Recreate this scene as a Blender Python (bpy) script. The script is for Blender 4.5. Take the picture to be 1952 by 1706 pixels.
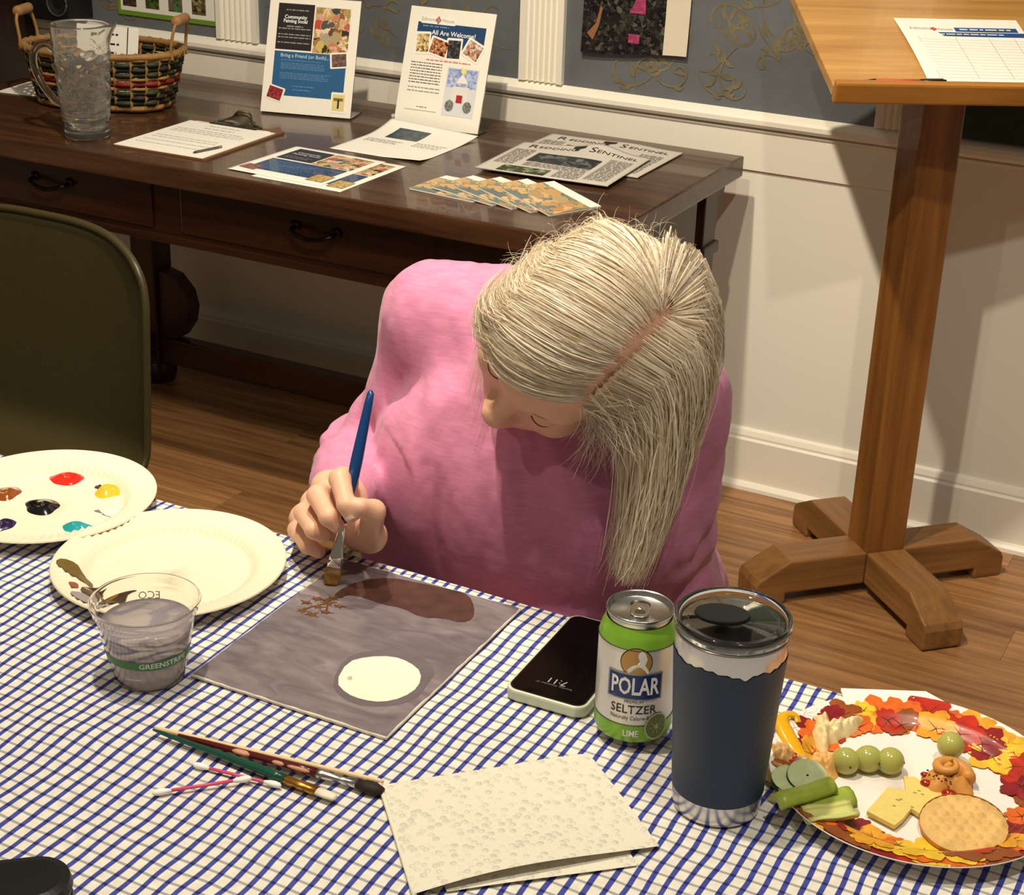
import bpy, bmesh, math, random
import numpy as np
from mathutils import Vector, Matrix, Euler
random.seed(7); np.random.seed(7)
for o in list(bpy.data.objects): bpy.data.objects.remove(o)
SC = bpy.context.scene; COL = SC.collection
R = math.radians
# ------------------------------------------------------------------ camera
FPX, YAW, PITCH, ROLL, HC = 3140.0, R(27.142), R(23.882), R(1.849), 1.53
fw = Vector((-math.sin(YAW)*math.cos(PITCH), math.cos(YAW)*math.cos(PITCH), -math.sin(PITCH)))
r0 = Vector((math.cos(YAW), math.sin(YAW), 0)); u0 = r0.cross(fw)
CR = math.cos(ROLL)*r0 + math.sin(ROLL)*u0
CU = -math.sin(ROLL)*r0 + math.cos(ROLL)*u0
CAM = Vector((0, 0, HC))
cd = bpy.data.cameras.new('camera'); cam = bpy.data.objects.new('camera', cd); COL.objects.link(cam)
cd.sensor_fit = 'HORIZONTAL'; cd.sensor_width = 36.0; cd.lens = FPX*36/1952; cd.clip_start = .05
cam.matrix_world = Matrix((( CR.x, CU.x, -fw.x, 0), (CR.y, CU.y, -fw.y, 0), (CR.z, CU.z, -fw.z, HC), (0,0,0,1)))
SC.camera = cam
# ------------------------------------------------------------------ world, lamps, exposure
w = bpy.data.worlds.new('room_light'); SC.world = w; w.use_nodes = True
bg = w.node_tree.nodes['Background']; bg.inputs[0].default_value = (1.0, .86, .66, 1); bg.inputs[1].default_value = .12
SC.view_settings.view_transform = 'Standard'; SC.view_settings.look = 'None'
SC.view_settings.exposure = .25; SC.view_settings.gamma = 1.0; SC.view_settings.use_curve_mapping = False
def spot(name, loc, aim, watts, col, cone=110, rad=.03, blend=.5):
    l = bpy.data.lights.new(name, 'SPOT'); l.energy = watts; l.color = col; l.spot_size = R(cone); l.spot_blend = blend
    l.shadow_soft_size = rad
    o = bpy.data.objects.new(name, l); COL.objects.link(o); o.location = loc
    o.rotation_euler = (Vector(aim)-Vector(loc)).to_track_quat('-Z', 'Y').to_euler()
WARM = (1.0, .87, .68)
spot('ceiling_spot', (-1.15, 1.62, 2.65), (-1.25, 3.0, .7), 132, WARM, 120)
spot('ceiling_spot', (-1.10, -.20, 2.65), (-.75, 2.2, .8), 17, WARM, 100)
spot('ceiling_spot', (-.80, .88, 2.65), (-.75, 1.1, .75), 82, WARM, 110)
spot('ceiling_spot', (.06, .77, 2.65), (-.4, 2.4, .5), 46, (1.0, .91, .77), 110)
# ------------------------------------------------------------------ pixel helpers (a pixel gives a direction only)
def ray(px, py): return fw + (float(px)-976)/FPX*CR - (float(py)-853)/FPX*CU
def at(px, py, z):
    v = ray(px, py); return CAM + v*((z-HC)/v.z)
def aty(px, py, Y):
    v = ray(px, py); return CAM + v*(Y/v.y)
# ------------------------------------------------------------------ helpers
def tag(o, label=None, cat=None, group=None, kind=None):
    if label: o['label'] = label
    if cat: o['category'] = cat
    if group: o['group'] = group
    if kind: o['kind'] = kind
    return o
def empty(name, label, cat, loc=(0,0,0), rot=(0,0,0), group=None):
    o = bpy.data.objects.new(name, None); COL.objects.link(o); o.location = loc; o.rotation_euler = rot
    o.empty_display_size = .02
    return tag(o, label, cat, group)
def mk(name, VF, mat, par=None, smooth=False, loc=None, rot=None, bev=0, uv=None, label=None, seg=2):
    V, F = VF[0], VF[1]
    me = bpy.data.meshes.new(name)
    if bev:
        bm = bmesh.new(); vs = [bm.verts.new(v) for v in V]
        for f in F:
            try: bm.faces.new([vs[i] for i in f])
            except ValueError: pass
        bmesh.ops.recalc_face_normals(bm, faces=bm.faces)
        bmesh.ops.bevel(bm, geom=[e for e in bm.edges if len(e.link_faces)==2 and e.calc_face_angle(0)>.6], offset=bev, segments=seg, profile=.6, affect='EDGES', clamp_overlap=True)
        bm.to_mesh(me); bm.free()
    else:
        me.from_pydata([tuple(map(float, v)) for v in V], [], [tuple(int(i) for i in f) for f in F])
    if uv is not None:
        l = me.uv_layers.new(name='uv'); 
        for lp in me.loops: l.data[lp.index].uv = uv[lp.vertex_index]
    me.update()
    if smooth:
        for p in me.polygons: p.use_smooth = True
    if mat is not None: me.materials.append(mat)
    o = bpy.data.objects.new(name, me); COL.objects.link(o)
    if par is not None: o.parent = par
    if loc is not None: o.location = loc
    if rot is not None: o.rotation_euler = rot
    if label: o['label'] = label
    return o
def copy_tree(o, parent=None):
    c = o.copy(); COL.objects.link(c); c.parent = parent
    for ch in list(o.children): copy_tree(ch, c)
    return c
def boxg(x0, x1, y0, y1, z0, z1):
    V = [(x,y,z) for x in (x0,x1) for y in (y0,y1) for z in (z0,z1)]
    F = [(0,1,3,2),(4,6,7,5),(0,4,5,1),(2,3,7,6),(0,2,6,4),(1,5,7,3)]
    return V, F
def join(*gs):
    V, F = [], []
    for v, f in gs:
        n = len(V); V += [tuple(a) for a in v]; F += [tuple(i+n for i in q) for q in f]
    return V, F
def xf(g, m): return [tuple(m @ Vector(v)) for v in g[0]], g[1]
def move(g, x=0, y=0, z=0): return [(v[0]+x, v[1]+y, v[2]+z) for v in g[0]], g[1]
def lathe(prof, n=48, caps=True):
    V = [(r*math.cos(2*math.pi*i/n), r*math.sin(2*math.pi*i/n), z) for r, z in prof for i in range(n)]
    F = [(k*n+i, k*n+(i+1)%n, (k+1)*n+(i+1)%n, (k+1)*n+i) for k in range(len(prof)-1) for i in range(n)]
    if caps:
        F.append(tuple(reversed(range(n)))); F.append(tuple((len(prof)-1)*n+i for i in range(n)))
    return V, F
def tube(pts, rad, n=8, caps=True, flat=1.0, up=None):
    pts = [Vector(p) for p in pts]; m = len(pts)
    rad = [float(q) for q in ([rad]*m if not hasattr(rad, "__len__") else list(rad))]
    V = []; prev = None
    for i, p in enumerate(pts):
        t = (pts[min(i+1,m-1)]-pts[max(i-1,0)]).normalized()
        if prev is None:
            a = Vector(up) if up else (Vector((0,0,1)) if abs(t.z)<.9 else Vector((1,0,0)))
        else: a = prev
        b = (a - t*a.dot(t)).normalized(); prev = b; c = t.cross(b)
        for k in range(n):
            an = 2*math.pi*k/n
            V.append(tuple(p + rad[i]*(math.cos(an)*b*flat + math.sin(an)*c)))
    F = [(i*n+k, i*n+(k+1)%n, (i+1)*n+(k+1)%n, (i+1)*n+k) for i in range(m-1) for k in range(n)]
    if caps: F.append(tuple(reversed(range(n)))); F.append(tuple((m-1)*n+k for k in range(n)))
    return V, F
def prism(poly, z0, z1):
    n = len(poly)
    V = [(x,y,z0) for x,y in poly]+[(x,y,z1) for x,y in poly]
    F = [tuple(reversed(range(n))), tuple(range(n,2*n))]+[(i,(i+1)%n,n+(i+1)%n,n+i) for i in range(n)]
    return V, F
def gridg(fn, nu, nv, closeu=False):
    V = [fn(i/(nu if closeu else nu-1), j/(nv-1)) for j in range(nv) for i in range(nu)]
    F = [(j*nu+i, j*nu+(i+1)%nu, (j+1)*nu+(i+1)%nu, (j+1)*nu+i) for j in range(nv-1) for i in range(nu if closeu else nu-1)]
    return V, F
def ball(c, r, nu=20, nv=12):
    r = r if hasattr(r,'__len__') else (r,r,r)
    V = [(c[0], c[1], c[2]-r[2])]; F = []
    for j in range(1, nv):
        a = -math.pi/2+math.pi*j/nv
        for i in range(nu):
            b = 2*math.pi*i/nu; V.append((c[0]+r[0]*math.cos(a)*math.cos(b), c[1]+r[1]*math.cos(a)*math.sin(b), c[2]+r[2]*math.sin(a)))
    V.append((c[0], c[1], c[2]+r[2])); T = len(V)-1
    for i in range(nu):
        F.append((0, 1+(i+1)%nu, 1+i)); F.append((T, 1+(nv-2)*nu+i, 1+(nv-2)*nu+(i+1)%nu))
    for j in range(nv-2):
        for i in range(nu): F.append((1+j*nu+i, 1+j*nu+(i+1)%nu, 1+(j+1)*nu+(i+1)%nu, 1+(j+1)*nu+i))
    return V, F
def rrect(x0, x1, y0, y1, r, n=6):
    P = []
    for cx, cy, a0 in ((x1-r,y1-r,0),(x0+r,y1-r,90),(x0+r,y0+r,180),(x1-r,y0+r,270)):
        for k in range(n+1):
            a = R(a0+90*k/n); P.append((cx+r*math.cos(a), cy+r*math.sin(a)))
    return P
def smoothpoly(P, it=2):
    P = [Vector(p) for p in P]
    for _ in range(it):
        Q = []
        for i in range(len(P)):
            a, b = P[i], P[(i+1)%len(P)]; Q += [a*.75+b*.25, a*.25+b*.75]
        P = Q
    return P
def spline(P, n=8):
    P = [Vector(p) for p in P]; Q = []
    for i in range(len(P)-1):
        a, b, c, d = P[max(i-1,0)], P[i], P[i+1], P[min(i+2,len(P)-1)]
        for k in range(n):
            t = k/n; Q.append(.5*((2*b)+(c-a)*t+(2*a-5*b+4*c-d)*t*t+(3*b-a-3*c+d)*t**3))
    return Q+[P[-1]]
def text(name, body, size, mat, par, loc=(0,0,0), rot=(0,0,0), align='CENTER', wrap=None, sx=1.0, shear=0, bold=0):
    cu = bpy.data.curves.new('font', 'FONT'); cu.body = body; cu.size = size; cu.align_x = align; cu.align_y = 'CENTER'; cu.resolution_u = 2
    cu.shear = shear; cu.offset = bold
    o = bpy.data.objects.new('font', cu); COL.objects.link(o)
    dg = bpy.context.evaluated_depsgraph_get(); dg.update()
    me = bpy.data.meshes.new_from_object(o.evaluated_get(dg)); bpy.data.objects.remove(o)
    for v in me.vertices: v.co.x *= sx
    if wrap:                                   # bend round a vertical cylinder: wrap = (radius function of height, angle, height)
        rf, an, z0 = wrap
        for v in me.vertices:
            rr = rf(z0+v.co.y); a = an + v.co.x/rr
            v.co = Vector((rr*math.cos(a), rr*math.sin(a), z0+v.co.y))
    me.materials.clear(); me.materials.append(mat)
    o = bpy.data.objects.new(name, me); COL.objects.link(o); o.parent = par; o.location = loc; o.rotation_euler = rot
    return o
# ------------------------------------------------------------------ materials
def nodes(name):
    m = bpy.data.materials.new(name); m.use_nodes = True; nt = m.node_tree
    return m, nt, nt.nodes['Principled BSDF']
def lin(c):
    return tuple(((x/255)/12.92 if x/255<=.04045 else (((x/255)+.055)/1.055)**2.4) for x in c)
def N(nt, t, **kw):
    n = nt.nodes.new(t)
    for k, v in kw.items():
        if k.startswith('i_'):
            key = k[2:]; n.inputs[int(key) if key.isdigit() else key].default_value = v
        else: setattr(n, k, v)
    return n
def coords(nt, kind='Object', scale=(1,1,1), rnd=False, rot=(0,0,0)):
    tc = N(nt, 'ShaderNodeTexCoord'); mp = N(nt, 'ShaderNodeMapping'); mp.inputs['Scale'].default_value = scale; mp.inputs['Rotation'].default_value = rot
    nt.links.new(tc.outputs[kind], mp.inputs['Vector'])
    if rnd:
        oi = N(nt, 'ShaderNodeObjectInfo'); vm = N(nt, 'ShaderNodeVectorMath', operation='ADD'); ml = N(nt, 'ShaderNodeMath', operation='MULTIPLY', i_1=37.0)
        nt.links.new(oi.outputs['Random'], ml.inputs[0]); nt.links.new(mp.outputs[0], vm.inputs[0]); nt.links.new(ml.outputs[0], vm.inputs[1])
        return vm.outputs[0]
    return mp.outputs[0]
def ramp(nt, fac, stops, interp='LINEAR'):
    r = N(nt, 'ShaderNodeValToRGB'); cr = r.color_ramp; cr.interpolation = interp
    while len(cr.elements) < len(stops): cr.elements.new(.5)
    for e, (p, c) in zip(cr.elements, stops): e.position = p; e.color = (*c, 1)
    nt.links.new(fac, r.inputs[0]); return r.outputs[0]
def M(name, col, rough=.5, metal=0, trans=0, ior=1.45, vary=0, vscale=30, bump=0, bscale=200, coat=0, sss=0, spec=.5, alpha=1, srgb=True):
    m, nt, b = nodes(name); c = lin(col) if srgb else col
    b.inputs['Base Color'].default_value = (*c, 1); b.inputs['Roughness'].default_value = rough; b.inputs['Metallic'].default_value = metal
    b.inputs['Transmission Weight'].default_value = trans; b.inputs['IOR'].default_value = ior; b.inputs['Coat Weight'].default_value = coat
    b.inputs['Specular IOR Level'].default_value = spec; b.inputs['Alpha'].default_value = alpha
    if sss: b.inputs['Subsurface Weight'].default_value = sss; b.inputs['Subsurface Radius'].default_value = (.01,.004,.002); b.inputs['Subsurface Scale'].default_value = 1.0
    if vary:
        n = N(nt, 'ShaderNodeTexNoise', i_Scale=vscale, i_Detail=4.0); nt.links.new(coords(nt), n.inputs['Vector'])
        nt.links.new(ramp(nt, n.outputs[0], [(.25, tuple(x*(1-vary) for x in c)), (.75, tuple(min(1,x*(1+vary)) for x in c))]), b.inputs['Base Color'])
    if bump:
        n = N(nt, 'ShaderNodeTexNoise', i_Scale=bscale, i_Detail=3.0); nt.links.new(coords(nt), n.inputs['Vector'])
        bp = N(nt, 'ShaderNodeBump', i_Strength=bump, i_Distance=.002); nt.links.new(n.outputs[0], bp.inputs['Height']); nt.links.new(bp.outputs[0], b.inputs['Normal'])
    return m
def wood(name, c1, c2, scale=(1,12,12), rough=.35, rnd=False, coat=0, ns=3.0, contrast=(.3,.7), tone=0):
    m, nt, b = nodes(name); c1, c2 = lin(c1), lin(c2)
    v = coords(nt, scale=scale, rnd=rnd)
    n = N(nt, 'ShaderNodeTexNoise', i_Scale=ns, i_Detail=7.0, i_Roughness=.62, i_Distortion=.6); nt.links.new(v, n.inputs['Vector'])
    col = ramp(nt, n.outputs[0], [(contrast[0], c1), (contrast[1], c2)])
    if tone:
        oi = N(nt, 'ShaderNodeObjectInfo'); mr = N(nt, 'ShaderNodeMapRange'); mr.inputs['To Min'].default_value = 1-tone; mr.inputs['To Max'].default_value = 1+tone
        nt.links.new(oi.outputs['Random'], mr.inputs['Value'])
        mx = N(nt, 'ShaderNodeVectorMath', operation='SCALE'); nt.links.new(col, mx.inputs[0]); nt.links.new(mr.outputs[0], mx.inputs['Scale']); col = mx.outputs[0]
    nt.links.new(col, b.inputs['Base Color']); b.inputs['Roughness'].default_value = rough; b.inputs['Coat Weight'].default_value = coat
    bp = N(nt, 'ShaderNodeBump', i_Strength=.08, i_Distance=.001); nt.links.new(n.outputs[0], bp.inputs['Height']); nt.links.new(bp.outputs[0], b.inputs['Normal'])
    return m
def photo(name, cols, scale=40, rough=.35, seed=0, detail=2.0):
    """printed photograph: irregular patches of the picture's own colours"""
    m, nt, b = nodes(name); tc = coords(nt); ad = N(nt, 'ShaderNodeVectorMath', operation='ADD'); ad.inputs[1].default_value = (seed*3.7, seed*1.9, seed)
    nt.links.new(tc, ad.inputs[0])
    n = N(nt, 'ShaderNodeTexNoise', i_Scale=scale*2.2, i_Detail=3.0); nt.links.new(ad.outputs[0], n.inputs['Vector'])
    sc = N(nt, 'ShaderNodeVectorMath', operation='SCALE'); sc.inputs['Scale'].default_value = .9/scale; nt.links.new(n.outputs['Color'], sc.inputs[0])
    a2 = N(nt, 'ShaderNodeVectorMath', operation='ADD'); nt.links.new(ad.outputs[0], a2.inputs[0]); nt.links.new(sc.outputs[0], a2.inputs[1])
    v = N(nt, 'ShaderNodeTexVoronoi', i_Scale=scale*2.4, feature='SMOOTH_F1', i_Smoothness=.25); nt.links.new(a2.outputs[0], v.inputs['Vector'])
    sp = N(nt, 'ShaderNodeSeparateColor'); nt.links.new(v.outputs['Color'], sp.inputs[0])
    k = len(cols); nt.links.new(ramp(nt, sp.outputs[0], [((i+.5)/k, lin(c)) for i, c in enumerate(cols)]), b.inputs['Base Color']); b.inputs['Roughness'].default_value = rough
    return m
PAPER = M('white_paper', (243,240,230), .6); PAPER2 = M('newsprint', (205,198,188), .8, vary=.06, vscale=300)
BLACK = M('black_plastic', (12,12,13), .35); INK = M('black_ink', (35,32,32), .6); GREYINK = M('grey_ink', (150,146,140), .6)
WHITEINK = M('white_ink', (240,240,240), .5); STEEL = M('brushed_steel', (205,203,198), .25, 1); CHROME = M('polished_metal', (225,222,215), .12, 1)
GLASS = M('clear_glass', (250,250,245), .03, trans=1, ior=1.45)
# ================================================================== SETTING
YW = 3.168
WHITE = M('wall_paint', (246,241,228), .5); TRIMW = M('trim_paint', (247,241,226), .38)
FLOORW = wood('floor_laminate', (112,74,42), (182,134,86), (1.2,22,22), .32, rnd=True, ns=2.2, tone=.16)
fl = tag(mk('floor', boxg(-4.2, 2.0, -.8, YW+.1, -.05, -.004), M('floor_underlay', (60,36,18), .7)), kind='structure')
PW, PL = .125, 1.22
plank = None; row = 0; yy = -.8
while yy < YW:
    xx = -4.2 - (row*0.43) % PL
    while xx < 2.0:
        if plank is None:
            plank = mk('plank', boxg(.0003, PL-.0003, .0003, PW-.0003, -.004, 0), FLOORW, fl); o = plank
        else:
            o = plank.copy(); COL.objects.link(o)
        o.location = (xx, yy, 0); xx += PL
    row += 1; yy += PW
wall = tag(mk('wall_back', boxg(-4.2, 2.0, YW, YW+.1, -.05, 2.75), WHITE), kind='structure')
tag(mk('wall_left', boxg(-3.90, -3.80, -.8, YW, -.05, 2.75), WHITE), kind='structure')
# wallpaper: slate blue sheets between the pilasters, with gold scroll print
WP = M('slate_wallpaper', (104,108,112), .42, vary=.14, vscale=9, bump=.1, bscale=600)
GOLD = M('gold_print', (120,111,86), .38, vary=.3, vscale=22)
PANELS = [(-4.2,-2.43), (-2.315,-1.63), (-1.527,-.848), (-.745,2.0)]
def ribbon2(P, w0, w1, y):
    V, F = [], []
    for k, (x, z) in enumerate(P):
        q = P[min(k+1,len(P)-1)]; p = P[max(k-1,0)]; dx, dz = q[0]-p[0], q[1]-p[1]; L = math.hypot(dx,dz) or 1
        wd = w0 + (w1-w0)*math.sin(math.pi*k/(len(P)-1)); nx, nz = -dz/L*wd, dx/L*wd
        V += [(x+nx, y, z+nz), (x-nx, y, z-nz)]
        if k: F.append((2*k-2, 2*k-1, 2*k+1, 2*k))
    return V, F
def curlstem(x, z, an, L, turn, n=26):
    P = [(x, z)]; a = an
    for k in range(n):
        t = k/n; a += turn*(.10+.30*t*t); st = L/n*(1-.45*t)
        P.append((P[-1][0]+st*math.cos(a), P[-1][1]+st*math.sin(a)))
    return P
random.seed(3)
for i, (a, b) in enumerate(PANELS):
    pw = mk('wallpaper', boxg(a, b, YW-.0035, YW-.0001, .812, 2.72), WP, wall)
    gs = []
    def inside(P): return all(a+.008 < x < b-.008 and z > .826 for x, z in P)
    for k in range(230):
        x = random.uniform(max(a,-3.1), min(b,.2)); z = random.uniform(.83, 2.0); an = random.uniform(0, 6.28); tn = random.choice((-1,1))
        P = curlstem(x, z, an, random.uniform(.10,.24), tn)
        if not inside(P): continue
        gs.append(ribbon2(P, .0007, .0026, YW-.0038-len(gs)*2e-6))
        for q in (4, 8, 12, 16):
            if random.random() < .75:
                px, pz = P[q]; dx, dz = P[q+1][0]-px, P[q+1][1]-pz; aa = math.atan2(dz,dx)+random.choice((-1,1))*.8; L = random.uniform(.018,.036)
                Q = [(px+L*t*math.cos(aa+.6*t*tn), pz+L*t*math.sin(aa+.6*t*tn)) for t in (0,.2,.4,.6,.8,1)]
                if inside(Q): gs.append(ribbon2(Q, .0006, .0046, YW-.0038-len(gs)*2e-6))
    if gs: mk('gold_scroll_print', join(*gs), GOLD, wall, label='gold scroll print on the slate wallpaper')
# chair rail: cap, fillet groove and apron board
tr = tag(mk('trim_1', join(*[xf(prism(p, -4.2, 2.0), Matrix(((0,0,1,0),(-1,0,0,YW),(0,1,0,0),(0,0,0,1)))) for p in (
    [(0,.790),(.017,.790),(.022,.797),(.022,.806),(.017,.812),(.008,.818),(0,.822)],
    [(0,.700),(.006,.700),(.006,.778),(.010,.781),(.010,.784),(0,.784)])]), TRIMW), kind='structure')
bb = tag(mk('baseboard_back', xf(prism([(0,0),(.017,0),(.017,.112),(.013,.117),(.013,.122),(.008,.132),(0,.136)], -4.2, 2.0), Matrix(((0,0,1,0),(-1,0,0,YW),(0,1,0,0),(0,0,0,1)))), TRIMW), kind='structure')
tag(mk('trim_2', xf(prism([(.017,0),(.030,0),(.029,.008),(.024,.014),(.017,.017)], -4.2, 2.0), Matrix(((0,0,1,0),(-1,0,0,YW),(0,1,0,0),(0,0,0,1)))), TRIMW), kind='structure')
def pilaster(x0, x1, n):
    nf = 6; W = x1-x0; P = [(x0,0),(x0,.016)]; m = .012; fwid = (W-2*m)/nf
    for f in range(nf):
        for k in range(7):
            t = k/6; P.append((x0+m+f*fwid+fwid*(.12+.76*t), .016-.0075*math.sin(math.pi*t)))
    P += [(x1,.016),(x1,0)]
    g = prism([(x, d) for x, d in P], .822, 2.7)
    V = [(v[0], YW-v[1], v[2]) for v in g[0]]
    tag(mk('trim_%d' % n, (V, [tuple(reversed(f)) for f in g[1]]), TRIMW), kind='structure')
pilaster(-2.43,-2.315,3); pilaster(-1.63,-1.527,4); pilaster(-.848,-.745,5)

# ------------------------------------------------------------------ things on the wall
def page(name, label, cat, loc, rot, group=None): return empty(name, label, cat, loc, rot, group)
def rect(name, par, x0, x1, y0, y1, z, mat, r=0, rot=0, th=.00012, label=None):
    cx, cy = (x0+x1)/2, (y0+y1)/2
    P = rrect(x0-cx, x1-cx, y0-cy, y1-cy, r, 3) if r else [(x0-cx,y0-cy),(x1-cx,y0-cy),(x1-cx,y1-cy),(x0-cx,y1-cy)]
    return mk(name, prism(P, 0, th), mat, par, loc=(cx, cy, z), rot=(0,0,R(rot)), label=label)
def textlines(par, x0, x1, ys, h, mat, z, ragged=True, name='text_lines'):
    gs = []; rn = random.Random(int(x0*1e4)+len(ys))
    for y in ys:
        x = x0; xe = x1-(rn.random()*.25*(x1-x0) if ragged else 0)
        while x < xe:
            wl = min(rn.uniform(1.5,6)*h, xe-x); gs.append(boxg(x, x+wl, y-h/2, y+h/2, z, z+.0001)); x += wl+h*.9
    return tag(mk(name, join(*gs), mat, par), kind='stuff')
WR = (R(90),0,0)        # page standing on the wall, facing -y
g = page('photo_poster', 'green bordered poster with four small photographs on the wallpaper', 'poster', (-2.578, YW-.006, .848), WR)
rect('board', g, -.149, .149, 0, .42, 0, M('leaf_green_border', (112,150,40), .5), th=.002)
rect('white_panel', g, -.140, .140, .011, .41, .002, PAPER)
for k, (cols) in enumerate(([(40,30,28),(90,70,60),(60,40,40)],[(30,45,15),(90,110,40),(60,70,30)],[(30,90,40),(150,100,100),(40,60,40),(60,140,70)],[(30,26,18),(120,100,60),(70,60,40),(160,150,110)])):
    rect('photograph', g, -.133+k*.069, -.133+k*.069+.041, .021, .33, .0022, photo('poster_photo', cols, 60, seed=k))
g = page('photo_print', 'glossy dark photo print with pink garments curling off the wallpaper', 'poster', (-1.366, YW-.006, .905), WR)
def curl(u, v):
    x = -.118+.236*u; y = .42*v - .004*(1-v)*math.cos(u*3)*2; z = .002+.010*(1-v)**3*(1-u*.7)+.006*(1-v)**4*u
    return (x, y, z)
mk('sheet', gridg(curl, 12, 14), M('photo_white_paper', (225,215,195), .35), g, True)
def dark(u, v):
    xe = .200 if v>.02 else .19; xr = .180*min(1, .95+.2*max(0,.14-v)) if v<.2 else .180-.25*(v-.2)
    p = curl(max(.0,min(1,(.236*u*.78)/.236)), v); return (p[0], p[1], p[2]+.0004)
mk('photo_image', gridg(dark, 12, 14), photo('dark_photo', [(16,14,14),(30,27,28),(20,18,18),(60,58,52),(14,12,12),(36,32,36),(96,90,80),(16,14,14)], 50, .25, 2), g, True)
def patch(name, P, mat, par, dz=.0008):
    V = []
    for x, y in P:
        c = curl((x+.118)/.236, max(0,min(1,y/.42))); V.append((x, y, c[2]+dz))
    return mk(name, (V, [tuple(range(len(V)))]), mat, par)
PINK = photo('pink_garment', [(150,50,90),(190,80,120),(160,55,95)], 80, .4, 4)
patch('pink_garment', [(-.012,.022),(.012,.022),(.012,.040),(-.012,.040)], PINK, g); patch('pink_garment', [(-.015,.082),(.022,.082),(.020,.115),(.002,.118),(-.004,.100)], PINK, g)
patch('wooden_stock', [(-.106,.032),(-.092,.020),(-.080,.05),(-.074,.085),(-.079,.09),(-.087,.055)], M('stock_wood', (150,100,66), .5), g)
g = empty('green_board', 'dark green board on the wall behind the lectern post', 'board', (-.20, YW-.013, .826))
mk('panel', boxg(-.49, .6, -.004, .001, 0, .7), M('dark_green_felt', (44,58,46), .8, vary=.1, vscale=40), g)
mk('edge_strip', boxg(-.497, -.49, -.007, .001, 0, .7), M('board_edge', (50,48,40), .5), g)
g = empty('wall_speaker', 'black box speaker with a grey ring above the chair rail', 'speaker', (-2.875, YW-.004, .826))
mk('cabinet', boxg(-.075, .066, -.085, 0, 0, .34), M('speaker_black', (14,13,12), .6), g, bev=.006)
mk('ring', xf(tube([(.030*math.cos(a*R(15)), .030*math.sin(a*R(15)), 0) for a in range(25)], .003, 8), Matrix.Translation((.030,-.087,.045)) @ Matrix.Rotation(R(90),4,'X')), M('speaker_ring', (70,68,62), .5), g, True)
mk('cone', xf(lathe([(.0005,-.004),(.012,-.003),(.026,.002)], 24, False), Matrix.Translation((.030,-.087,.045)) @ Matrix.Rotation(R(90),4,'X')), M('speaker_cone', (26,25,23), .7), g, True)
DKW = wood('dark_walnut', (26,15,9), (46,27,15), (14,14,1.2), .45)
g = empty('tall_cabinet', 'tall dark walnut cabinet at the far end of the long desk', 'cabinet', (-3.30, 2.98, 0))
mk('carcass', boxg(-.33, .31, -.16, .17, .06, 1.95), DKW, g, bev=.004)
mk('plinth', boxg(-.31, .29, -.14, .17, 0, .06), DKW, g)
for sx in (-1, 1):
    d = mk('door', boxg(-.31 if sx<0 else .0, -.004 if sx<0 else .29, -.182, -.162, .08, 1.92), DKW, g, bev=.004)
    mk('knob', ball((-.03 if sx<0 else .025, -.192, 1.0), .012, 12, 8), M('knob_brass', (140,110,60), .35, 1), d, True)
mk('side_panel', boxg(.31, .318, -.12, .13, .15, 1.85), DKW, g, bev=.003)

# ================================================================== LONG DESK
DKM = wood('dark_mahogany', (38,17,10), (70,35,20), (1.0,14,14), .26, ns=2.5, coat=.25)
DKV = wood('dark_mahogany_side', (36,17,11), (66,36,23), (14,1.0,14), .34, ns=2.5)
DKL = wood('dark_mahogany_leg', (34,15,9), (62,29,17), (14,14,1.0), .36, ns=2.5)
DX0, DX1, DY0, DY1, DZ = -2.74, -1.085, 2.388, 3.092, .745
g = empty('library_desk', 'long dark mahogany desk with drawers against the wall', 'desk', (0,0,0))
mk('desk_top', boxg(DX0, DX1, DY0, DY1, DZ-.042, DZ), wood('mahogany_top_sheen_tint', (50,29,17), (92,60,38), (1.0,14,14), .28, ns=2.5, coat=.3), g, bev=.004)  # top wood coloured lighter than the rest to stand for reflected light
mk('apron_front', boxg(DX0+.07, DX1-.06, 2.452, 2.472, .570, DZ-.042), DKM, g, bev=.002)
mk('apron_moulding', boxg(DX0+.06, DX1-.05, 2.443, 2.453, .570, .588), DKM, g, bev=.003)
mk('apron_back', boxg(DX0+.07, DX1-.06, 3.03, 3.05, .600, DZ-.042), DKM, g)
for x0, x1 in ((-2.62,-2.06), (-1.99,-1.24)):
    d = mk('drawer', boxg(x0, x1, 2.446, 2.454, .597, .690), DKM, g, bev=.003)
    cxp = (x0+x1)/2 - (.06 if x0>-2.2 else -.03)
    PULL = M('aged_brass', (52,42,26), .4, 1)
    mk('pull', tube(spline([(cxp-.045,2.444,.655),(cxp-.04,2.424,.650),(cxp,2.420,.641),(cxp+.04,2.424,.650),(cxp+.045,2.444,.655)], 5), .0045, 8), PULL, d, True)
    for s in (-1,1): mk('pull_rosette', ball((cxp+s*.045, 2.444, .656), (.012,.006,.010), 12, 8), PULL, d, True)
for ex, s in ((DX1-.035,1), (DX0+.035,-1)):
    mk('apron_side', boxg(ex-.010, ex+.010, 2.47, 2.915, .582, DZ-.042), DKV, g)
    mk('side_moulding', boxg(ex-.014, ex+.018, 2.46, 2.915, .562, .582), DKV, g, bev=.003)
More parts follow.
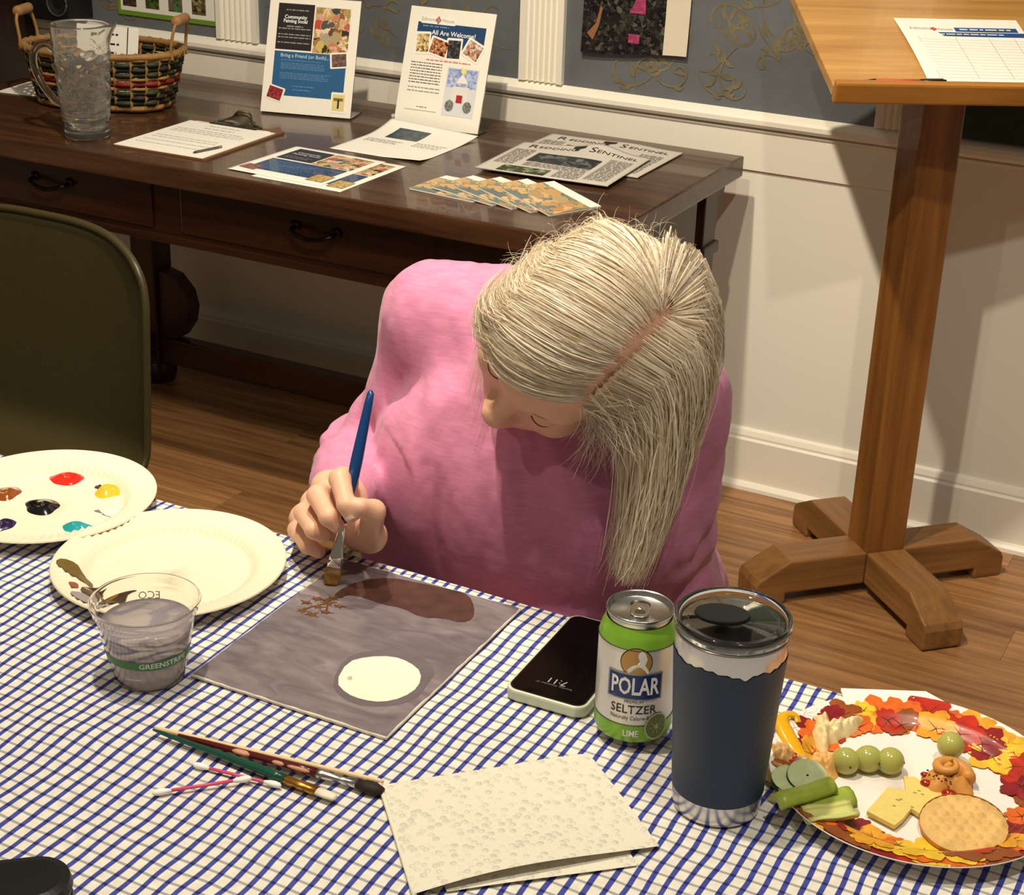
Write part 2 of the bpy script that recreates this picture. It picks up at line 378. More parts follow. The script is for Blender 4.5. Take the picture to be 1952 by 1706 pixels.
for lx in (DX1-.055, DX0+.215):
    for ly in (2.495, 2.985):
        mk('leg', boxg(lx-.034, lx+.034, ly-.034, ly+.034, .012, DZ-.042), DKL, g, bev=.004)
        mk('leg_collar', boxg(lx-.041, lx+.041, ly-.041, ly+.041, .562, .586), DKL, g, bev=.004)
        mk('foot', lathe([(.030,0),(.044,.008),(.044,.05),(.036,.062)], 16), DKL, g, True, loc=(lx,ly,0))
    mk('end_rail', boxg(lx-.022, lx+.022, 2.49, 2.99, .075, .13), DKV, g, bev=.003)
    A = [(0,0)]+[(.075*math.cos(R(a))**.9, .20*math.sin(R(a))) for a in range(8, 88, 10)]+[(0,.215)]
    B = [(0,.0),(.055,.012),(.082,.05),(.09,.09),(.08,.13),(.045,.165),(0,.175)]
    s = 1 if lx < -2 else -1
    mk('corbel', xf(prism([(s*x,y) for x,y in (B if s>0 else list(reversed(B)))], -.022, .022), Matrix.Translation((lx+s*.034,2.985,.12)) @ Matrix.Rotation(R(90),4,'X')), DKL, g, bev=.003)
    br = [(0,0),(.03,.02),(.075,.115),(.075,.135),(0,.135)]
    mk('bracket', [(lx+z, 3.019+x, .568+y) for x,y,z in prism(br,-.02,.02)[0]] and ([(lx+z, 3.019+x, .568+y) for x,y,z in prism(br,-.02,.02)[0]], prism(br,-.02,.02)[1]), DKL, g)
mk('stretcher', boxg(DX0+.22, DX1-.06, 2.965, 3.005, .057, .122), DKM, g, bev=.004)

# ================================================================== LECTERN
OAKT = wood('honey_oak_board', (166,116,54), (204,156,86), (1.0,15,15), .38, ns=2.0, coat=.15)
OAKP = wood('honey_oak_post', (106,64,24), (160,106,50), (16,16,1.0), .38, ns=2.0, coat=.15)
OAKF = wood('honey_oak_foot', (108,74,38), (156,110,62), (1.2,18,18), .42, ns=2.0)
LY = R(38)
g = empty('lectern', 'honey oak lectern on a square post with four feet', 'lectern', (-.672, 2.872, 0), (0,0,R(45)))
mk('post', boxg(-.041, .041, -.038, .038, .03, 1.045), OAKP, g, bev=.004)
foot = None
FP = [(.039,.022),(.039,.088),(.20,.088),(.262,.052),(.268,.04),(.268,.004),(.262,0),(.205,0),(.205,.022)]
for k in range(4):
    Fm = xf(prism(FP, -.040, .040), Matrix(((1,0,0,0),(0,0,-1,0),(0,1,0,0),(0,0,0,1))))
    if foot is None: foot = mk('foot', Fm, OAKF, g, bev=.004); f = foot
    else: f = foot.copy(); COL.objects.link(f)
    f.rotation_euler = (0,0,R(90*k))
# sloping board: its own frame, lip towards the reader
BT = R(15)
PB = Vector((-.672, 2.872, 0))
br_ = bpy.data.objects.new('board', None)
bd = mk('reading_board', boxg(-.235, .235, -.205, .19, 0, .018), OAKT, g, bev=.002)
MB = Matrix.Translation((0,0,0)) @ Matrix.Rotation(R(31.5-45),4,'Z') @ Matrix.Translation((0,0,1.045)) @ Matrix.Rotation(BT,4,'X')
bd.matrix_local = MB
lp = mk('lip', boxg(-.235, .235, -.222, -.205, -.006, .030), wood('honey_oak_lip', (140,88,30), (182,124,54), (1.0,15,15), .38, ns=2.0), bd, bev=.004)
mk('cleat', boxg(-.07, .07, -.1, .1, -.02, 0), OAKP, bd)
BW = Matrix.Translation(g.location) @ Matrix.Rotation(R(45),4,'Z') @ MB      # board to world
def onboard(px, py, off=.018):
    v = ray(px, py); n = BW.to_3x3() @ Vector((0,0,1)); p0 = BW @ Vector((0,0,off)); t = (p0-CAM).dot(n)/v.dot(n)
    return BW.inverted() @ (CAM+v*t)
s0 = onboard(1703,35); s1 = onboard(1942,37); s2 = onboard(1784,163)
g = empty('signup_sheet', 'white sign-up sheet with blue header bars lying on the lectern', 'paper')
SX, SY = s0.x, s0.y; SW = .216; SH = SY+.2045
if SH > .279: SH = .279
g.matrix_world = BW @ Matrix.Translation((SX, SY-SH, .0182))
mk('sheet', gridg(lambda u,v: (SW*u, SH*v, .0006+.004*math.sin(math.pi*v)*(1-u)**3), 10, 8), PAPER, g, True)
BLUE = M('blue_print', (36,76,140), .5)
rect('header_bar', g, .096, .205, SH*.80, SH*.86, .0012, BLUE); rect('header_bar', g, .022, .214, SH*.725, SH*.785, .0014, BLUE)
textlines(g, .104, .196, [SH*.83], .004, WHITEINK, .0016, False); textlines(g, .05, .20, [SH*.755], .003, WHITEINK, .0017)
text('lettering', 'Edmond', .0115, GREYINK, g, (.036, SH*.83, .0036)); text('lettering', 'House', .0115, GREYINK, g, (.077, SH*.83, .002))
RED = M('red_print', (196,70,66), .5)
for dx, dy in ((-.003,0),(.003,0),(0,.004),(0,-.004)): mk('logo_petal', ball((.059+dx, SH*.83+dy, .002), (.0026,.003,.0003), 8, 6), RED, g)
gs = [boxg(.024, .214, y, y+.0004, .0042, .0043) for y in [SH*(.12+.042*k) for k in range(14)]] + [boxg(x, x+.0005, SH*.12, SH*.71, .0042, .0043) for x in (.024,.088,.146,.19)]
mk('table_rules', ([(v[0], v[1], .0011+.004*math.sin(math.pi*v[1]/SH)*(1-v[0]/SW)**3) for v in join(*gs)[0]], join(*gs)[1]), GREYINK, g)
p0 = onboard(1642,161); p1 = onboard(1779,160)
g = empty('ballpoint_pen', 'red pen with a black clip resting on the lectern lip', 'pen'); PY = -.199
g.matrix_world = BW @ Matrix.Translation((p0.x, PY, .0232))
Lp = .137
mk('barrel', tube([(.022,0,0),(.095,0,0)], .0044, 12), M('red_pen', (214,74,40), .35), g, True)
mk('tip', tube([(.0,0,0),(.004,0,0),(.018,0,0),(.022,0,0)], [.0008,.0018,.0042,.0044], 12), BLACK, g, True)
mk('cap', tube([(.095,0,0),(.137,0,0)], .005, 12), BLACK, g, True); mk('clip', boxg(.10,.132,-.0015,.0015,.005,.0065), CHROME, g)

# ================================================================== CHAIRS
OLIVE = M('olive_plastic', (56,49,24), .40, vary=.06, vscale=60, bump=.05, bscale=900)
def chair(label, x, y):
    g = empty('stacking_chair', label, 'chair', (x, y, 0))
    def sh(u, v):
        # one continuous shell: v 0 front edge of the seat .. 1 top of the back
        s = 2*u-1
        if v < .5:
            t = v/.5; yy = -.40+.36*t; zz = .455 - .018*math.sin(math.pi*t) - (.02*(1-t)**4)
            zz += .030*abs(s)**4*t
        else:
            t = (v-.5)/.5; a = min(1, t/.22)*R(82)
            rr = .05
            if t < .22: yy = -.04+rr*math.sin(a); zz = .455+rr*(1-math.cos(a))
            else: q = (t-.22)/.78; yy = -.04+rr*math.sin(R(82))+.035*q; zz = .455+rr*(1-math.cos(R(82)))+.315*q
            yy -= .030*abs(s)**4
        hw = .225+.01*math.sin(math.pi*v)
        if v > .8: hw *= math.sqrt(max(.0,1-((v-.8)/.2*.62)**4))
        if v < .1: hw *= .96+.04*v/.1
        edge = abs(s)
        xx = hw*s; zz2 = zz
        if v > .86: zz2 = zz - .045*(edge**3.2)*((v-.86)/.14)
        return (xx, yy, zz2)
    o = mk('shell', gridg(sh, 29, 45), OLIVE, g, True)
    md = o.modifiers.new('thick', 'SOLIDIFY'); md.thickness = .006; md.offset = -1
    # rolled rim along the outline
    P = [sh(0, k/44) for k in range(45)]+[sh(k/28, 1) for k in range(1,29)]+[sh(1, 1-k/44) for k in range(1,45)]
    mk('rim', tube([(p[0], p[1]+.002, p[2]-.002) for p in P], .0065, 8), OLIVE, g, True)
    for s in (-1, 1):
        mk('front_leg', tube([(s*.17,-.30,.425),(s*.215,-.335,.40),(s*.235,-.36,.01)], .011, 10), STEEL, g, True)
        mk('rear_leg', tube([(s*.17,-.10,.425),(s*.215,-.06,.40),(s*.235,.03,.01)], .011, 10), STEEL, g, True)
        for yy in (-.36,.03): mk('rubber_foot', lathe([(.014,0),(.014,.022),(.012,.026)], 12), BLACK, g, loc=(s*.235,yy,0))
        mk('seat_rail', tube([(s*.17,-.30,.425),(s*.17,-.10,.425)], .009, 8), STEEL, g, True)
    mk('crossbar', tube([(-.17,-.20,.425),(.17,-.20,.425)], .008, 8), STEEL, g, True)
    return g
chair('empty olive plastic stacking chair facing the table', -1.772, 1.80)
chair('olive plastic stacking chair under the person', -.89, 1.82)

# ================================================================== FRONT TABLE AND CLOTH
TZ = .740; TX0, TX1, TY0, TY1 = -1.78, .10, .52, 1.262
g = empty('folding_table', 'folding table hidden under the checked tablecloth', 'table', ((TX0+TX1)/2, (TY0+TY1)/2, 0))
hw, hd = (TX1-TX0)/2, (TY1-TY0)/2
mk('table_top', boxg(-hw+.004, hw-.004, -hd+.004, hd-.004, .700, .7375), M('grey_tabletop', (190,186,178), .5), g, bev=.006)
for sx in (-1,1):
    for sy in (-1,1): mk('leg', tube([(sx*(hw-.2), sy*(hd-.08), .70),(sx*(hw-.2), sy*(hd-.08), 0)], .014, 12), STEEL, g, True)
    mk('leg_brace', tube([(sx*(hw-.2), -hd+.08, .15),(sx*(hw-.2), hd-.08, .15)], .01, 10), STEEL, g, True)
# cloth: a grid bent over the edges, uv in metres
PIT = .0128
def cloth_material():
    m, nt, b = nodes('windowpane_check_cloth'); L = nt.links.new
    tc = N(nt, 'ShaderNodeTexCoord'); nz = N(nt, 'ShaderNodeTexNoise', i_Scale=9.0, i_Detail=2.0); L(tc.outputs['UV'], nz.inputs['Vector'])
    sb = N(nt, 'ShaderNodeVectorMath', operation='SUBTRACT'); sb.inputs[1].default_value = (.5,.5,.5); L(nz.outputs['Color'], sb.inputs[0])
    sc = N(nt, 'ShaderNodeVectorMath', operation='SCALE'); sc.inputs['Scale'].default_value = .013; L(sb.outputs[0], sc.inputs[0])
    ad = N(nt, 'ShaderNodeVectorMath', operation='ADD'); L(tc.outputs['UV'], ad.inputs[0]); L(sc.outputs[0], ad.inputs[1])
    sp = N(nt, 'ShaderNodeSeparateXYZ'); L(ad.outputs[0], sp.inputs[0])
    def stripe(out, w):
        dv = N(nt, 'ShaderNodeMath', operation='DIVIDE', i_1=PIT); L(out, dv.inputs[0])
        fr = N(nt, 'ShaderNodeMath', operation='FRACT'); L(dv.outputs[0], fr.inputs[0])
        s = N(nt, 'ShaderNodeMath', operation='SUBTRACT', i_1=.5); L(fr.outputs[0], s.inputs[0])
        a = N(nt, 'ShaderNodeMath', operation='ABSOLUTE'); L(s.outputs[0], a.inputs[0])
        mr = N(nt, 'ShaderNodeMapRange', interpolation_type='SMOOTHSTEP'); mr.inputs['From Min'].default_value = w+.02; mr.inputs['From Max'].default_value = w-.02
        L(a.outputs[0], mr.inputs['Value']); return mr.outputs[0]
    sx = stripe(sp.outputs['X'], .172); sy = stripe(sp.outputs['Y'], .105)
    n2 = N(nt, 'ShaderNodeTexNoise', i_Scale=130.0, i_Detail=3.0); L(tc.outputs['UV'], n2.inputs['Vector'])
    base = ramp(nt, n2.outputs[0], [(.3, lin((222,216,200))), (.7, lin((238,234,222)))])
    m1 = N(nt, 'ShaderNodeMix', data_type='RGBA'); L(sy, m1.inputs[0]); L(base, m1.inputs[6]); m1.inputs[7].default_value = (*lin((160,162,164)), 1)
    blue = ramp(nt, n2.outputs[0], [(.35, lin((50,60,146))), (.65, lin((62,74,164)))])
    m3 = N(nt, 'ShaderNodeMix', data_type='RGBA'); L(sy, m3.inputs[0]); L(blue, m3.inputs[6]); m3.inputs[7].default_value = (*lin((20,22,100)), 1)
    m2 = N(nt, 'ShaderNodeMix', data_type='RGBA'); L(sx, m2.inputs[0]); L(m1.outputs[2], m2.inputs[6]); L(m3.outputs[2], m2.inputs[7])
    L(m2.outputs[2], b.inputs['Base Color']); b.inputs['Roughness'].default_value = .6
    n3 = N(nt, 'ShaderNodeTexNoise', i_Scale=22.0, i_Detail=3.0, i_Distortion=.8); L(tc.outputs['UV'], n3.inputs['Vector'])
    bp = N(nt, 'ShaderNodeBump', i_Strength=.25, i_Distance=.004); L(n3.outputs[0], bp.inputs['Height']); L(bp.outputs[0], b.inputs['Normal'])
    return m
CLOTHM = cloth_material()
OV = .13; us = list(np.linspace(-OV, (TX1-TX0)+OV, 190)); vs = list(np.linspace(-OV, (TY1-TY0)+OV, 100))
V, UV = [], []
for v in vs:
    for u in us:
        x, y, z = u, v, 0.0; W, D = TX1-TX0, TY1-TY0; dx = dy = 0
        ex = -u if u < 0 else (u-W if u > W else 0); ey = -v if v < 0 else (v-D if v > D else 0)
        x = min(max(u,0),W); y = min(max(v,0),D)
        rr = .006
        drop = max(ex, ey)
        if drop > 0:
            a = min(drop/rr, math.pi/2); off = rr*math.sin(a); dz = rr*(1-math.cos(a)) + max(0, drop-rr*math.pi/2)
            wav = .010*min(1,dz/.1)*math.sin((u if ey>=ex else v)*26)+.004*min(1,dz/.1)*math.sin((u+v)*61)
            sc_ = off+max(0,wav+.010*min(1,dz/.1))
            if ex > 0: x += (-1 if u<0 else 1)*sc_*(ex/drop)
            if ey > 0: y += (-1 if v<0 else 1)*sc_*(ey/drop)
            z = -dz
        else:
            z = .0004*math.sin(u*31+v*17)+.0003*math.sin(v*47-u*23)
        V.append((TX0+x, TY0+y, TZ+z)); UV.append((u, v))
nu = len(us); F = [(j*nu+i, j*nu+i+1, (j+1)*nu+i+1, (j+1)*nu+i) for j in range(len(vs)-1) for i in range(nu-1)]
cl = tag(mk('tablecloth', (V, F), CLOTHM, None, True, uv=UV), 'white tablecloth with a blue and grey windowpane check', 'tablecloth')
# ================================================================== THINGS ON THE LONG DESK
def stand(label, bl, br, h, tilt):
    d = Vector((br[0]-bl[0], br[1]-bl[1], 0)); wd = d.length; yaw = math.atan2(d.y, d.x)
    mid = Vector(((bl[0]+br[0])/2, (bl[1]+br[1])/2, DZ+.0006))
    g = empty('poster_stand', label, 'poster', mid, (0,0,yaw))
    # acrylic L stand: sloped pocket, foot plate behind
    s, c = math.sin(tilt), math.cos(tilt)
    ACR = M('clear_acrylic', (245,247,245), .05, trans=1, ior=1.3)
    mk('foot_plate', boxg(-wd/2, wd/2, .006, .075, 0, .0025), ACR, g)
    pg = mk('sheet', boxg(-wd/2, wd/2, 0, h, -.0012, 0), M('poster_paper', (244,239,226), .35, coat=.35), g)
    pg.rotation_euler = (R(90)-tilt, 0, 0); pg.location = (0, -.002, .004)
    mk('pocket_back', boxg(-wd/2, wd/2, 0, h, -.0045, -.0022), ACR, pg)
    return g, pg, wd
def mini(par, cx, cy, w, h, rot, mat, z=.0004, border=PAPER, m=.10):
    f = rect('snapshot_border', par, cx-w/2, cx+w/2, cy-h/2, cy+h/2, z, border, w*.06, rot)
    e = rect('snapshot', par, cx-w/2*(1-2*m), cx+w/2*(1-2*m), cy-h/2*(1-2*m), cy+h/2*(1-2*m), z+.0002, mat, 0, rot)
NAVY = M('navy_print', (34,66,108), .4, coat=.3); MIDB = M('mid_blue_print', (38,92,140), .4, coat=.3); DARKP = M('plum_black_print', (38,30,32), .4, coat=.3)
CROWD = photo('crowd_photo', [(60,50,34),(214,190,110),(40,44,40),(196,120,80),(232,216,170),(190,60,44),(236,224,190),(50,56,60),(222,200,140)], 24, .3, 3, 1.0)
g, p, wd = stand('upright flyer with plum and blue blocks beside the woven basket', (-2.089,2.8517), (-1.8934,2.8995), .243, R(19))
def X(u): return (u-.5)*wd
h = .243
rect('plum_block', p, X(.10), X(.50), h*.545, h*.94, .0002, DARKP); rect('crowd_photograph', p, X(.515), X(.90), h*.535, h*.925, .0002, CROWD)
rect('blue_block', p, X(.10), X(.90), h*.15, h*.53, .0002, MIDB)
text('lettering', 'Community', .0105, WHITEINK, p, (X(.30), h*.825, .0005), bold=.0002); text('lettering', 'Painting Social', .0102, WHITEINK, p, (X(.30), h*.79, .0005), bold=.0002, sx=.92)
textlines(p, X(.19), X(.44), [h*.885], .0022, GREYINK, .0004); textlines(p, X(.21), X(.40), [h*.745], .0026, GREYINK, .0004); textlines(p, X(.12), X(.48), [h*.725,h*.675,h*.65,h*.605], .0022, GREYINK, .0004, False)
text('lettering', 'Bring a Friend (or Both)...', .0105, M('pale_blue_ink', (190,205,220), .5), p, (X(.44), h*.495, .0005), bold=.0001)
PBI = M('faint_blue_ink', (96,134,170), .5)
textlines(p, X(.18), X(.72), [h*.455,h*.43,h*.415,h*.40,h*.385], .0016, PBI, .0004); textlines(p, X(.18), X(.74), [h*.345,h*.33,h*.315,h*.30], .0016, PBI, .0004); textlines(p, X(.33), X(.60), [h*.235,h*.205], .002, PBI, .0004)
mini(p, X(.82), h*.485, .040, .033, 7, photo('snap_a', [(90,70,66),(150,120,110),(70,46,40),(120,90,84)], 120, seed=5), .0006); mini(p, X(.145), h*.165, .040, .031, -14, photo('snap_b', [(120,20,24),(190,40,44),(80,16,20),(150,90,90)], 120, seed=6), .0006)
mini(p, X(.855), h*.125, .034, .043, 0, M('snap_yellow', (226,206,140), .4), .0006); rect('tree_picture', p, X(.845), X(.865), h*.075, h*.15, .0012, INK); rect('tree_picture', p, X(.80), X(.905), h*.14, h*.165, .0012, M('olive_print', (120,110,50), .5))
g, p, wd = stand('upright flyer reading All Are Welcome on the long desk', (-1.7982,2.9194), (-1.6036,2.9301), .243, R(19))
rect('navy_block', p, X(.11), X(.91), h*.665, h*.875, .0002, NAVY)
rect('logo_box', p, X(.14), X(.55), h*.865, h*.935, .0005, PAPER, .003); text('lettering', 'Edmond', .0105, GREYINK, p, (X(.235), h*.9, .0008)); text('lettering', 'House', .0105, GREYINK, p, (X(.46), h*.9, .0008))
for dx, dy in ((-.0035,0),(.0035,0),(0,.0045),(0,-.0045)): mk('logo_petal', ball((X(.345)+dx, h*.9+dy, .0008), (.003,.0034,.0003), 8, 6), M('dusty_red', (186,110,104), .5), p)
text('lettering', 'All Are Welcome!', .0135, WHITEINK, p, (X(.545), h*.795, .0005), bold=.0002); textlines(p, X(.17), X(.48), [h*.845], .003, PBI, .0004, False)
mini(p, X(.20), h*.70, .035, .046, 4, photo('snap_c', [(90,60,30),(220,190,120),(240,220,170),(120,80,44)], 90, seed=8), .0006); mini(p, X(.40), h*.675, .048, .038, -13, photo('snap_d', [(60,20,16),(170,60,50),(240,200,110),(30,20,20),(200,120,110)], 90, seed=9), .0007)
mini(p, X(.575), h*.672, .036, .046, 2, photo('snap_e', [(90,92,96),(40,40,44),(60,56,50),(26,22,20)], 90, seed=10), .0006); mini(p, X(.80), h*.68, .044, .040, -24, photo('snap_f', [(226,216,212),(180,130,100),(90,50,36),(230,180,150)], 70, seed=11), .0008)
textlines(p, X(.27), X(.79), [h*.565], .0022, M('dusty_red2', (200,120,112), .5), .0004, False)
textlines(p, X(.10), X(.47), [h*(.535-.024*k) for k in range(8)], .0017, M('mid_ink', (84,80,78), .6), .0004, False); textlines(p, X(.10), X(.48), [h*.325,h*.295], .002, GREYINK, .0004, False); textlines(p, X(.24), X(.36), [h*.165], .002, GREYINK, .0004, False); textlines(p, X(.10), X(.48), [h*.135], .0012, GREYINK, .0004, False)
rect('drawing', p, X(.54), X(.91), h*.12, h*.525, .0004, M('drawing_paper', (214,216,220), .5)); rect('drawing_sky', p, X(.555), X(.895), h*.36, h*.515, .0006, photo('crayon_sky', [(120,140,196),(150,168,212),(196,204,222),(140,156,204)], 60, .6, 3))
mk('drawing_gable', prism([(X(.66),h*.40),(X(.80),h*.40),(X(.73),h*.48)], .0008, .0009), M('drawing_white', (232,230,228), .6), p); rect('drawing_house', p, X(.63), X(.82), h*.24, h*.37, .0008, M('drawing_grey', (222,220,216), .6))
rect('drawing_door', p, X(.69), X(.76), h*.235, h*.30, .001, M('drawing_red', (170,34,30), .6)); mk('drawing_star', prism([(X(.73)+.006*math.cos(R(a*60)), h*.50+.006*math.sin(R(a*60))) for a in range(6)], .001, .0011), M('drawing_yellow', (240,226,90), .6), p)
for s in (.62,.83): mk('drawing_bush', prism([(X(s)+.010*math.cos(R(a*30)), h*.205+.012*math.sin(R(a*30))) for a in range(12)], .001, .0011), photo('crayon_grey', [(90,96,90),(150,156,150),(60,66,60)], 200, .6), p)
mk('clear_stud', ball((X(.0)-.002, .014, .003), .0045, 10, 8), M('clear_bead', (255,255,250), .05, trans=.6), p, True)

def paper(name, label, pts, mat=PAPER, cat='paper', z=DZ, th=.0006, lift=None, group=None):
    """sheet lying flat, frame from its near left, near right and far left corner; returns root, width, depth"""
    a, b, d = Vector(pts[0]), Vector(pts[1]), Vector(pts[2]); ux = (b-a); wd = ux.length; yaw = math.atan2(ux.y, ux.x); dp = (d-a).length
    g = empty(name, label, cat, (a.x, a.y, z+.0004), (0,0,yaw), group)
    def f(u, v): return (wd*u, dp*v, th+(lift(u,v) if lift else 0))
    o = mk('sheet', gridg(f, 33, 33), mat, g, True); md = o.modifiers.new('t','SOLIDIFY'); md.thickness = th*.9; md.offset = -1
    return g, wd, dp
# clipboard
A = Vector((-2.152, 2.448))
g = empty('clipboard', 'clipboard with a printed sheet beside the water pitcher', 'clipboard', (A.x, A.y, DZ), (0,0,R(1.5)))
mk('board', prism(rrect(0,.222,0,.275,.008), 0, .0035), M('hardboard', (112,76,44), .5, vary=.1), g)
mk('sheet', boxg(.004,.214,.002,.248,.0036,.0046), PAPER, g)
textlines(g, .07, .16, [.225,.205], .003, GREYINK, .0047); textlines(g, .02, .195, [.16+.012*k for k in range(3)], .003, GREYINK, .0047); textlines(g, .02, .19, [.05,.075,.10,.115], .0025, GREYINK, .0047)
c = mk('clip', boxg(.055,.17,.243,.268,.0036,.008), M('black_iron', (84,78,64), .35, .8), g, bev=.002)
mk('clip_wire', tube(spline([(.065,.262,.008),(.09,.275,.016),(.112,.268,.032),(.135,.275,.028),(.15,.262,.012),(.165,.262,.009)], 6), .0022, 8), M('dark_wire', (96,88,70), .35, .8), c, True)
mk('clip_lever', gridg(lambda u,v: (.085+.06*u, .262+.02*v, .010+.018*math.sin(math.pi*u)*v+.004*math.sin(6*u)), 10, 5), M('clip_plate', (120,110,88), .3, .8), c, True)
mk('tape_strip', boxg(.02,.20,.238,.250,.0047,.0052), M('glossy_film', (252,250,240), .08), g)
q0 = at(368,292,DZ+.006); q1 = at(446,276,DZ+.006)
g = empty('pencil', 'short dark pencil lying on the clipboard', 'pencil', (q0.x, q0.y, DZ+.0075), (0,0,math.atan2(q1.y-q0.y,q1.x-q0.x)))
mk('shaft', tube([(0.006,0,0),(.062,0,0)], .0024, 6), M('grey_pencil', (90,88,80), .4), g); mk('point', tube([(-.001,0,0),(.006,0,0)], [.0004,.0024], 6), INK, g); mk('eraser', tube([(.062,0,0),(.070,0,0)], .0025, 8), M('tan_eraser', (150,110,80), .6), g)
# flyers lying flat
def flyer(label, pts, z, part=False):
    g, wd, dp = paper('flyer', label, pts, z=z); e = .0012
    rect('plum_block', g, wd*.10, wd*.49, dp*.56, dp*.93, e, DARKP); rect('crowd_photograph', g, wd*.51, wd*.93, dp*.54, dp*.93, e, CROWD); rect('blue_block', g, wd*.10, wd*.92, dp*.14, dp*.52, e, NAVY)
    text('lettering', 'Community\nPainting Social', .011, WHITEINK, g, (wd*.295, dp*.78, e+.0003)); textlines(g, wd*.15, wd*.45, [dp*.62,dp*.66], .002, GREYINK, e+.0003); textlines(g, wd*.18, wd*.75, [dp*(.2+.04*k) for k in range(7)], .0022, PBI, e+.0003)
    rect('snapshot', g, wd*.04, wd*.22, dp*.10, dp*.24, e+.0003, photo('snap_g', [(110,40,44),(160,110,104),(80,40,40)], 100, seed=4), 0, -8); rect('snapshot', g, wd*.78, wd*.96, dp*.08, dp*.28, e+.0003, photo('snap_h', [(220,190,120),(150,120,60),(190,160,100)], 80, seed=7))
    return g
flyer('printed flyer underneath its twin at the front of the long desk', ((-1.795,2.4135),(-1.598,2.4110),(-1.752,2.634)), DZ)
flyer('printed flyer on top of its twin at the front of the long desk', ((-1.8594,2.4293),(-1.6492,2.4232),(-1.8360,2.643)), DZ+.0012)
def lf(u,v): return .010*max(0,v-.55)**2*8*(.4+.6*(1-u)) + .012*max(0,.25-v)**2*16*max(0,u-.6)
g, wd, dp = paper('info_sheet', 'white sheet with a small blue picture in front of the welcome flyer', ((-1.7946,2.6722),(-1.5888,2.6731),(-1.7846,2.9055)), lift=lf)
mk('picture', gridg(lambda u,v: (wd*(.20+.36*u), dp*(.60+.26*v), .0014+lf(.20+.36*u,.60+.26*v)), 8, 8), photo('lake_photo', [(40,60,84),(70,96,120),(50,60,60),(36,48,50)], 60, .4, 2), g, True)
textlines(g, wd*.08, wd*.5, [dp*.5,dp*.46,dp*.42], .0022, GREYINK, .0012); textlines(g, wd*.6, wd*.95, [dp*.55,dp*.5,dp*.45], .0022, GREYINK, .0012)
# newspapers
def news(label, pts, z, ph, seed):
    kf = 1.0 if seed else .25
    f = lambda u,v: .0015+kf*.010*max(0,v-.45)**2*math.exp(-((u-.62)/.16)**2)*4+kf*.004*math.sin(math.pi*u)*v*v
    g, wd, dp = paper('newspaper', label, pts, PAPER2, 'newspaper', z, .0014, f)
    e = .0014
    def drape(o):
        for v in o.data.vertices:
            w_ = v.co + o.location; u_, v_ = w_.x/wd, w_.y/dp; v.co.z += f(min(max(u_,0),1), min(max(v_,0),1))
    for b, x, s in (('R', .13, .034), ('EDDING', .33, .021), ('S', .60, .034), ('ENTINEL', .79, .021)): drape(text('masthead', b, s, INK, g, (wd*x, dp*.865-(.034-s)*.2, e+.0006), sx=1.05))
    drape(mk('tree_emblem', gridg(lambda u,v: (wd*(.475+.06*(u-.5)*(1.6 if v>.5 else .5)), dp*(.83+.13*v), e+.0006), 4, 6), INK, g))
    drape(mk('front_photo', gridg(lambda u,v: (wd*(.24+.50*u), dp*(.40+.28*v)-dp*.02*u, e+.0006), 12, 8), ph, g))
    if seed: drape(mk('small_photo', gridg(lambda u,v: (wd*(.25+.36*u)-wd*.10, dp*(.02+.18*v), e+.0006), 8, 5), photo('cow_photo', [(40,56,22),(60,76,30),(46,60,26),(150,150,136)], 50, .6, 5), g))
    for (x0,x1,y0,y1) in ((.04,.20,.26,.76),(.78,.95,.10,.74),(.26,.74,.26,.37),(.56,.75,.04,.24)):
        o = textlines(g, wd*x0, wd*x1, list(np.arange(dp*y0, dp*y1, .0062)), .003, GREYINK, e+.0006, False); drape(o)
    mk('fold', tube([(0,.001,.002),(wd,.001,.002)], .0016, 8), PAPER2, g, True)
    return g
news('newspaper partly covered by another copy on the long desk', ((-1.4805,2.800),(-1.190,2.803),(-1.4610,3.030)), DZ, photo('landscape_photo', [(60,50,40),(110,104,98),(80,72,64),(46,40,34)], 22, .6, 1), 0)
news('newspaper lying on top of another copy on the long desk', ((-1.4705,2.6774),(-1.2029,2.6957),(-1.4742,2.9112)), DZ+.0055, photo('storm_photo', [(26,34,34),(40,48,48),(30,38,36),(110,118,120),(34,42,40)], 26, .6, 2), 1)
# five fanned leaflets, each leaning on the next
LEAF = photo('leaflet_art', [(206,160,96),(214,178,120),(120,132,110),(90,104,120),(150,150,116),(196,140,90),(222,190,140)], 17, .3, 6)
ZL = (.0005,.0062,.0094,.0118,.0136)
for k in range(5):
    t = k/4; ax, ay = -1.504+.167*t, 2.496+.044*t; n5 = ['at the far end of the fan','second in the fan','in the middle of the fan','fourth in the fan','on top of the fan'][k]
    g = empty('leaflet', 'small illustrated leaflet %s beside the newspapers' % n5, 'leaflet', (ax, ay, DZ+.0004+ZL[k]), (0,0,R(-5-21*t)), 'fanned leaflets')
    W5, D5 = .138, .115; tl = math.asin(ZL[k]/.138)
    body = mk('pages', join(boxg(0,W5,0,D5,.0,.0010), boxg(0,W5,0,D5,.0014,.0022)), PAPER, g); body.rotation_euler = (0, tl, 0)
    cv = mk('cover', gridg(lambda u,v: (W5*u, D5*v, .0028+.0022*math.sin(math.pi*v)*.5), 8, 8), PAPER, g, True); cv.rotation_euler = (0, tl, 0)
    mk('cover_art', gridg(lambda u,v: (W5*u, D5*.78*v, .0031+.0022*math.sin(math.pi*v*.78)*.5), 8, 8), LEAF, cv, True)
    mk('spine', tube([(0,0,.0015),(0,D5,.0015)], .0016, 8), PAPER, g, True)
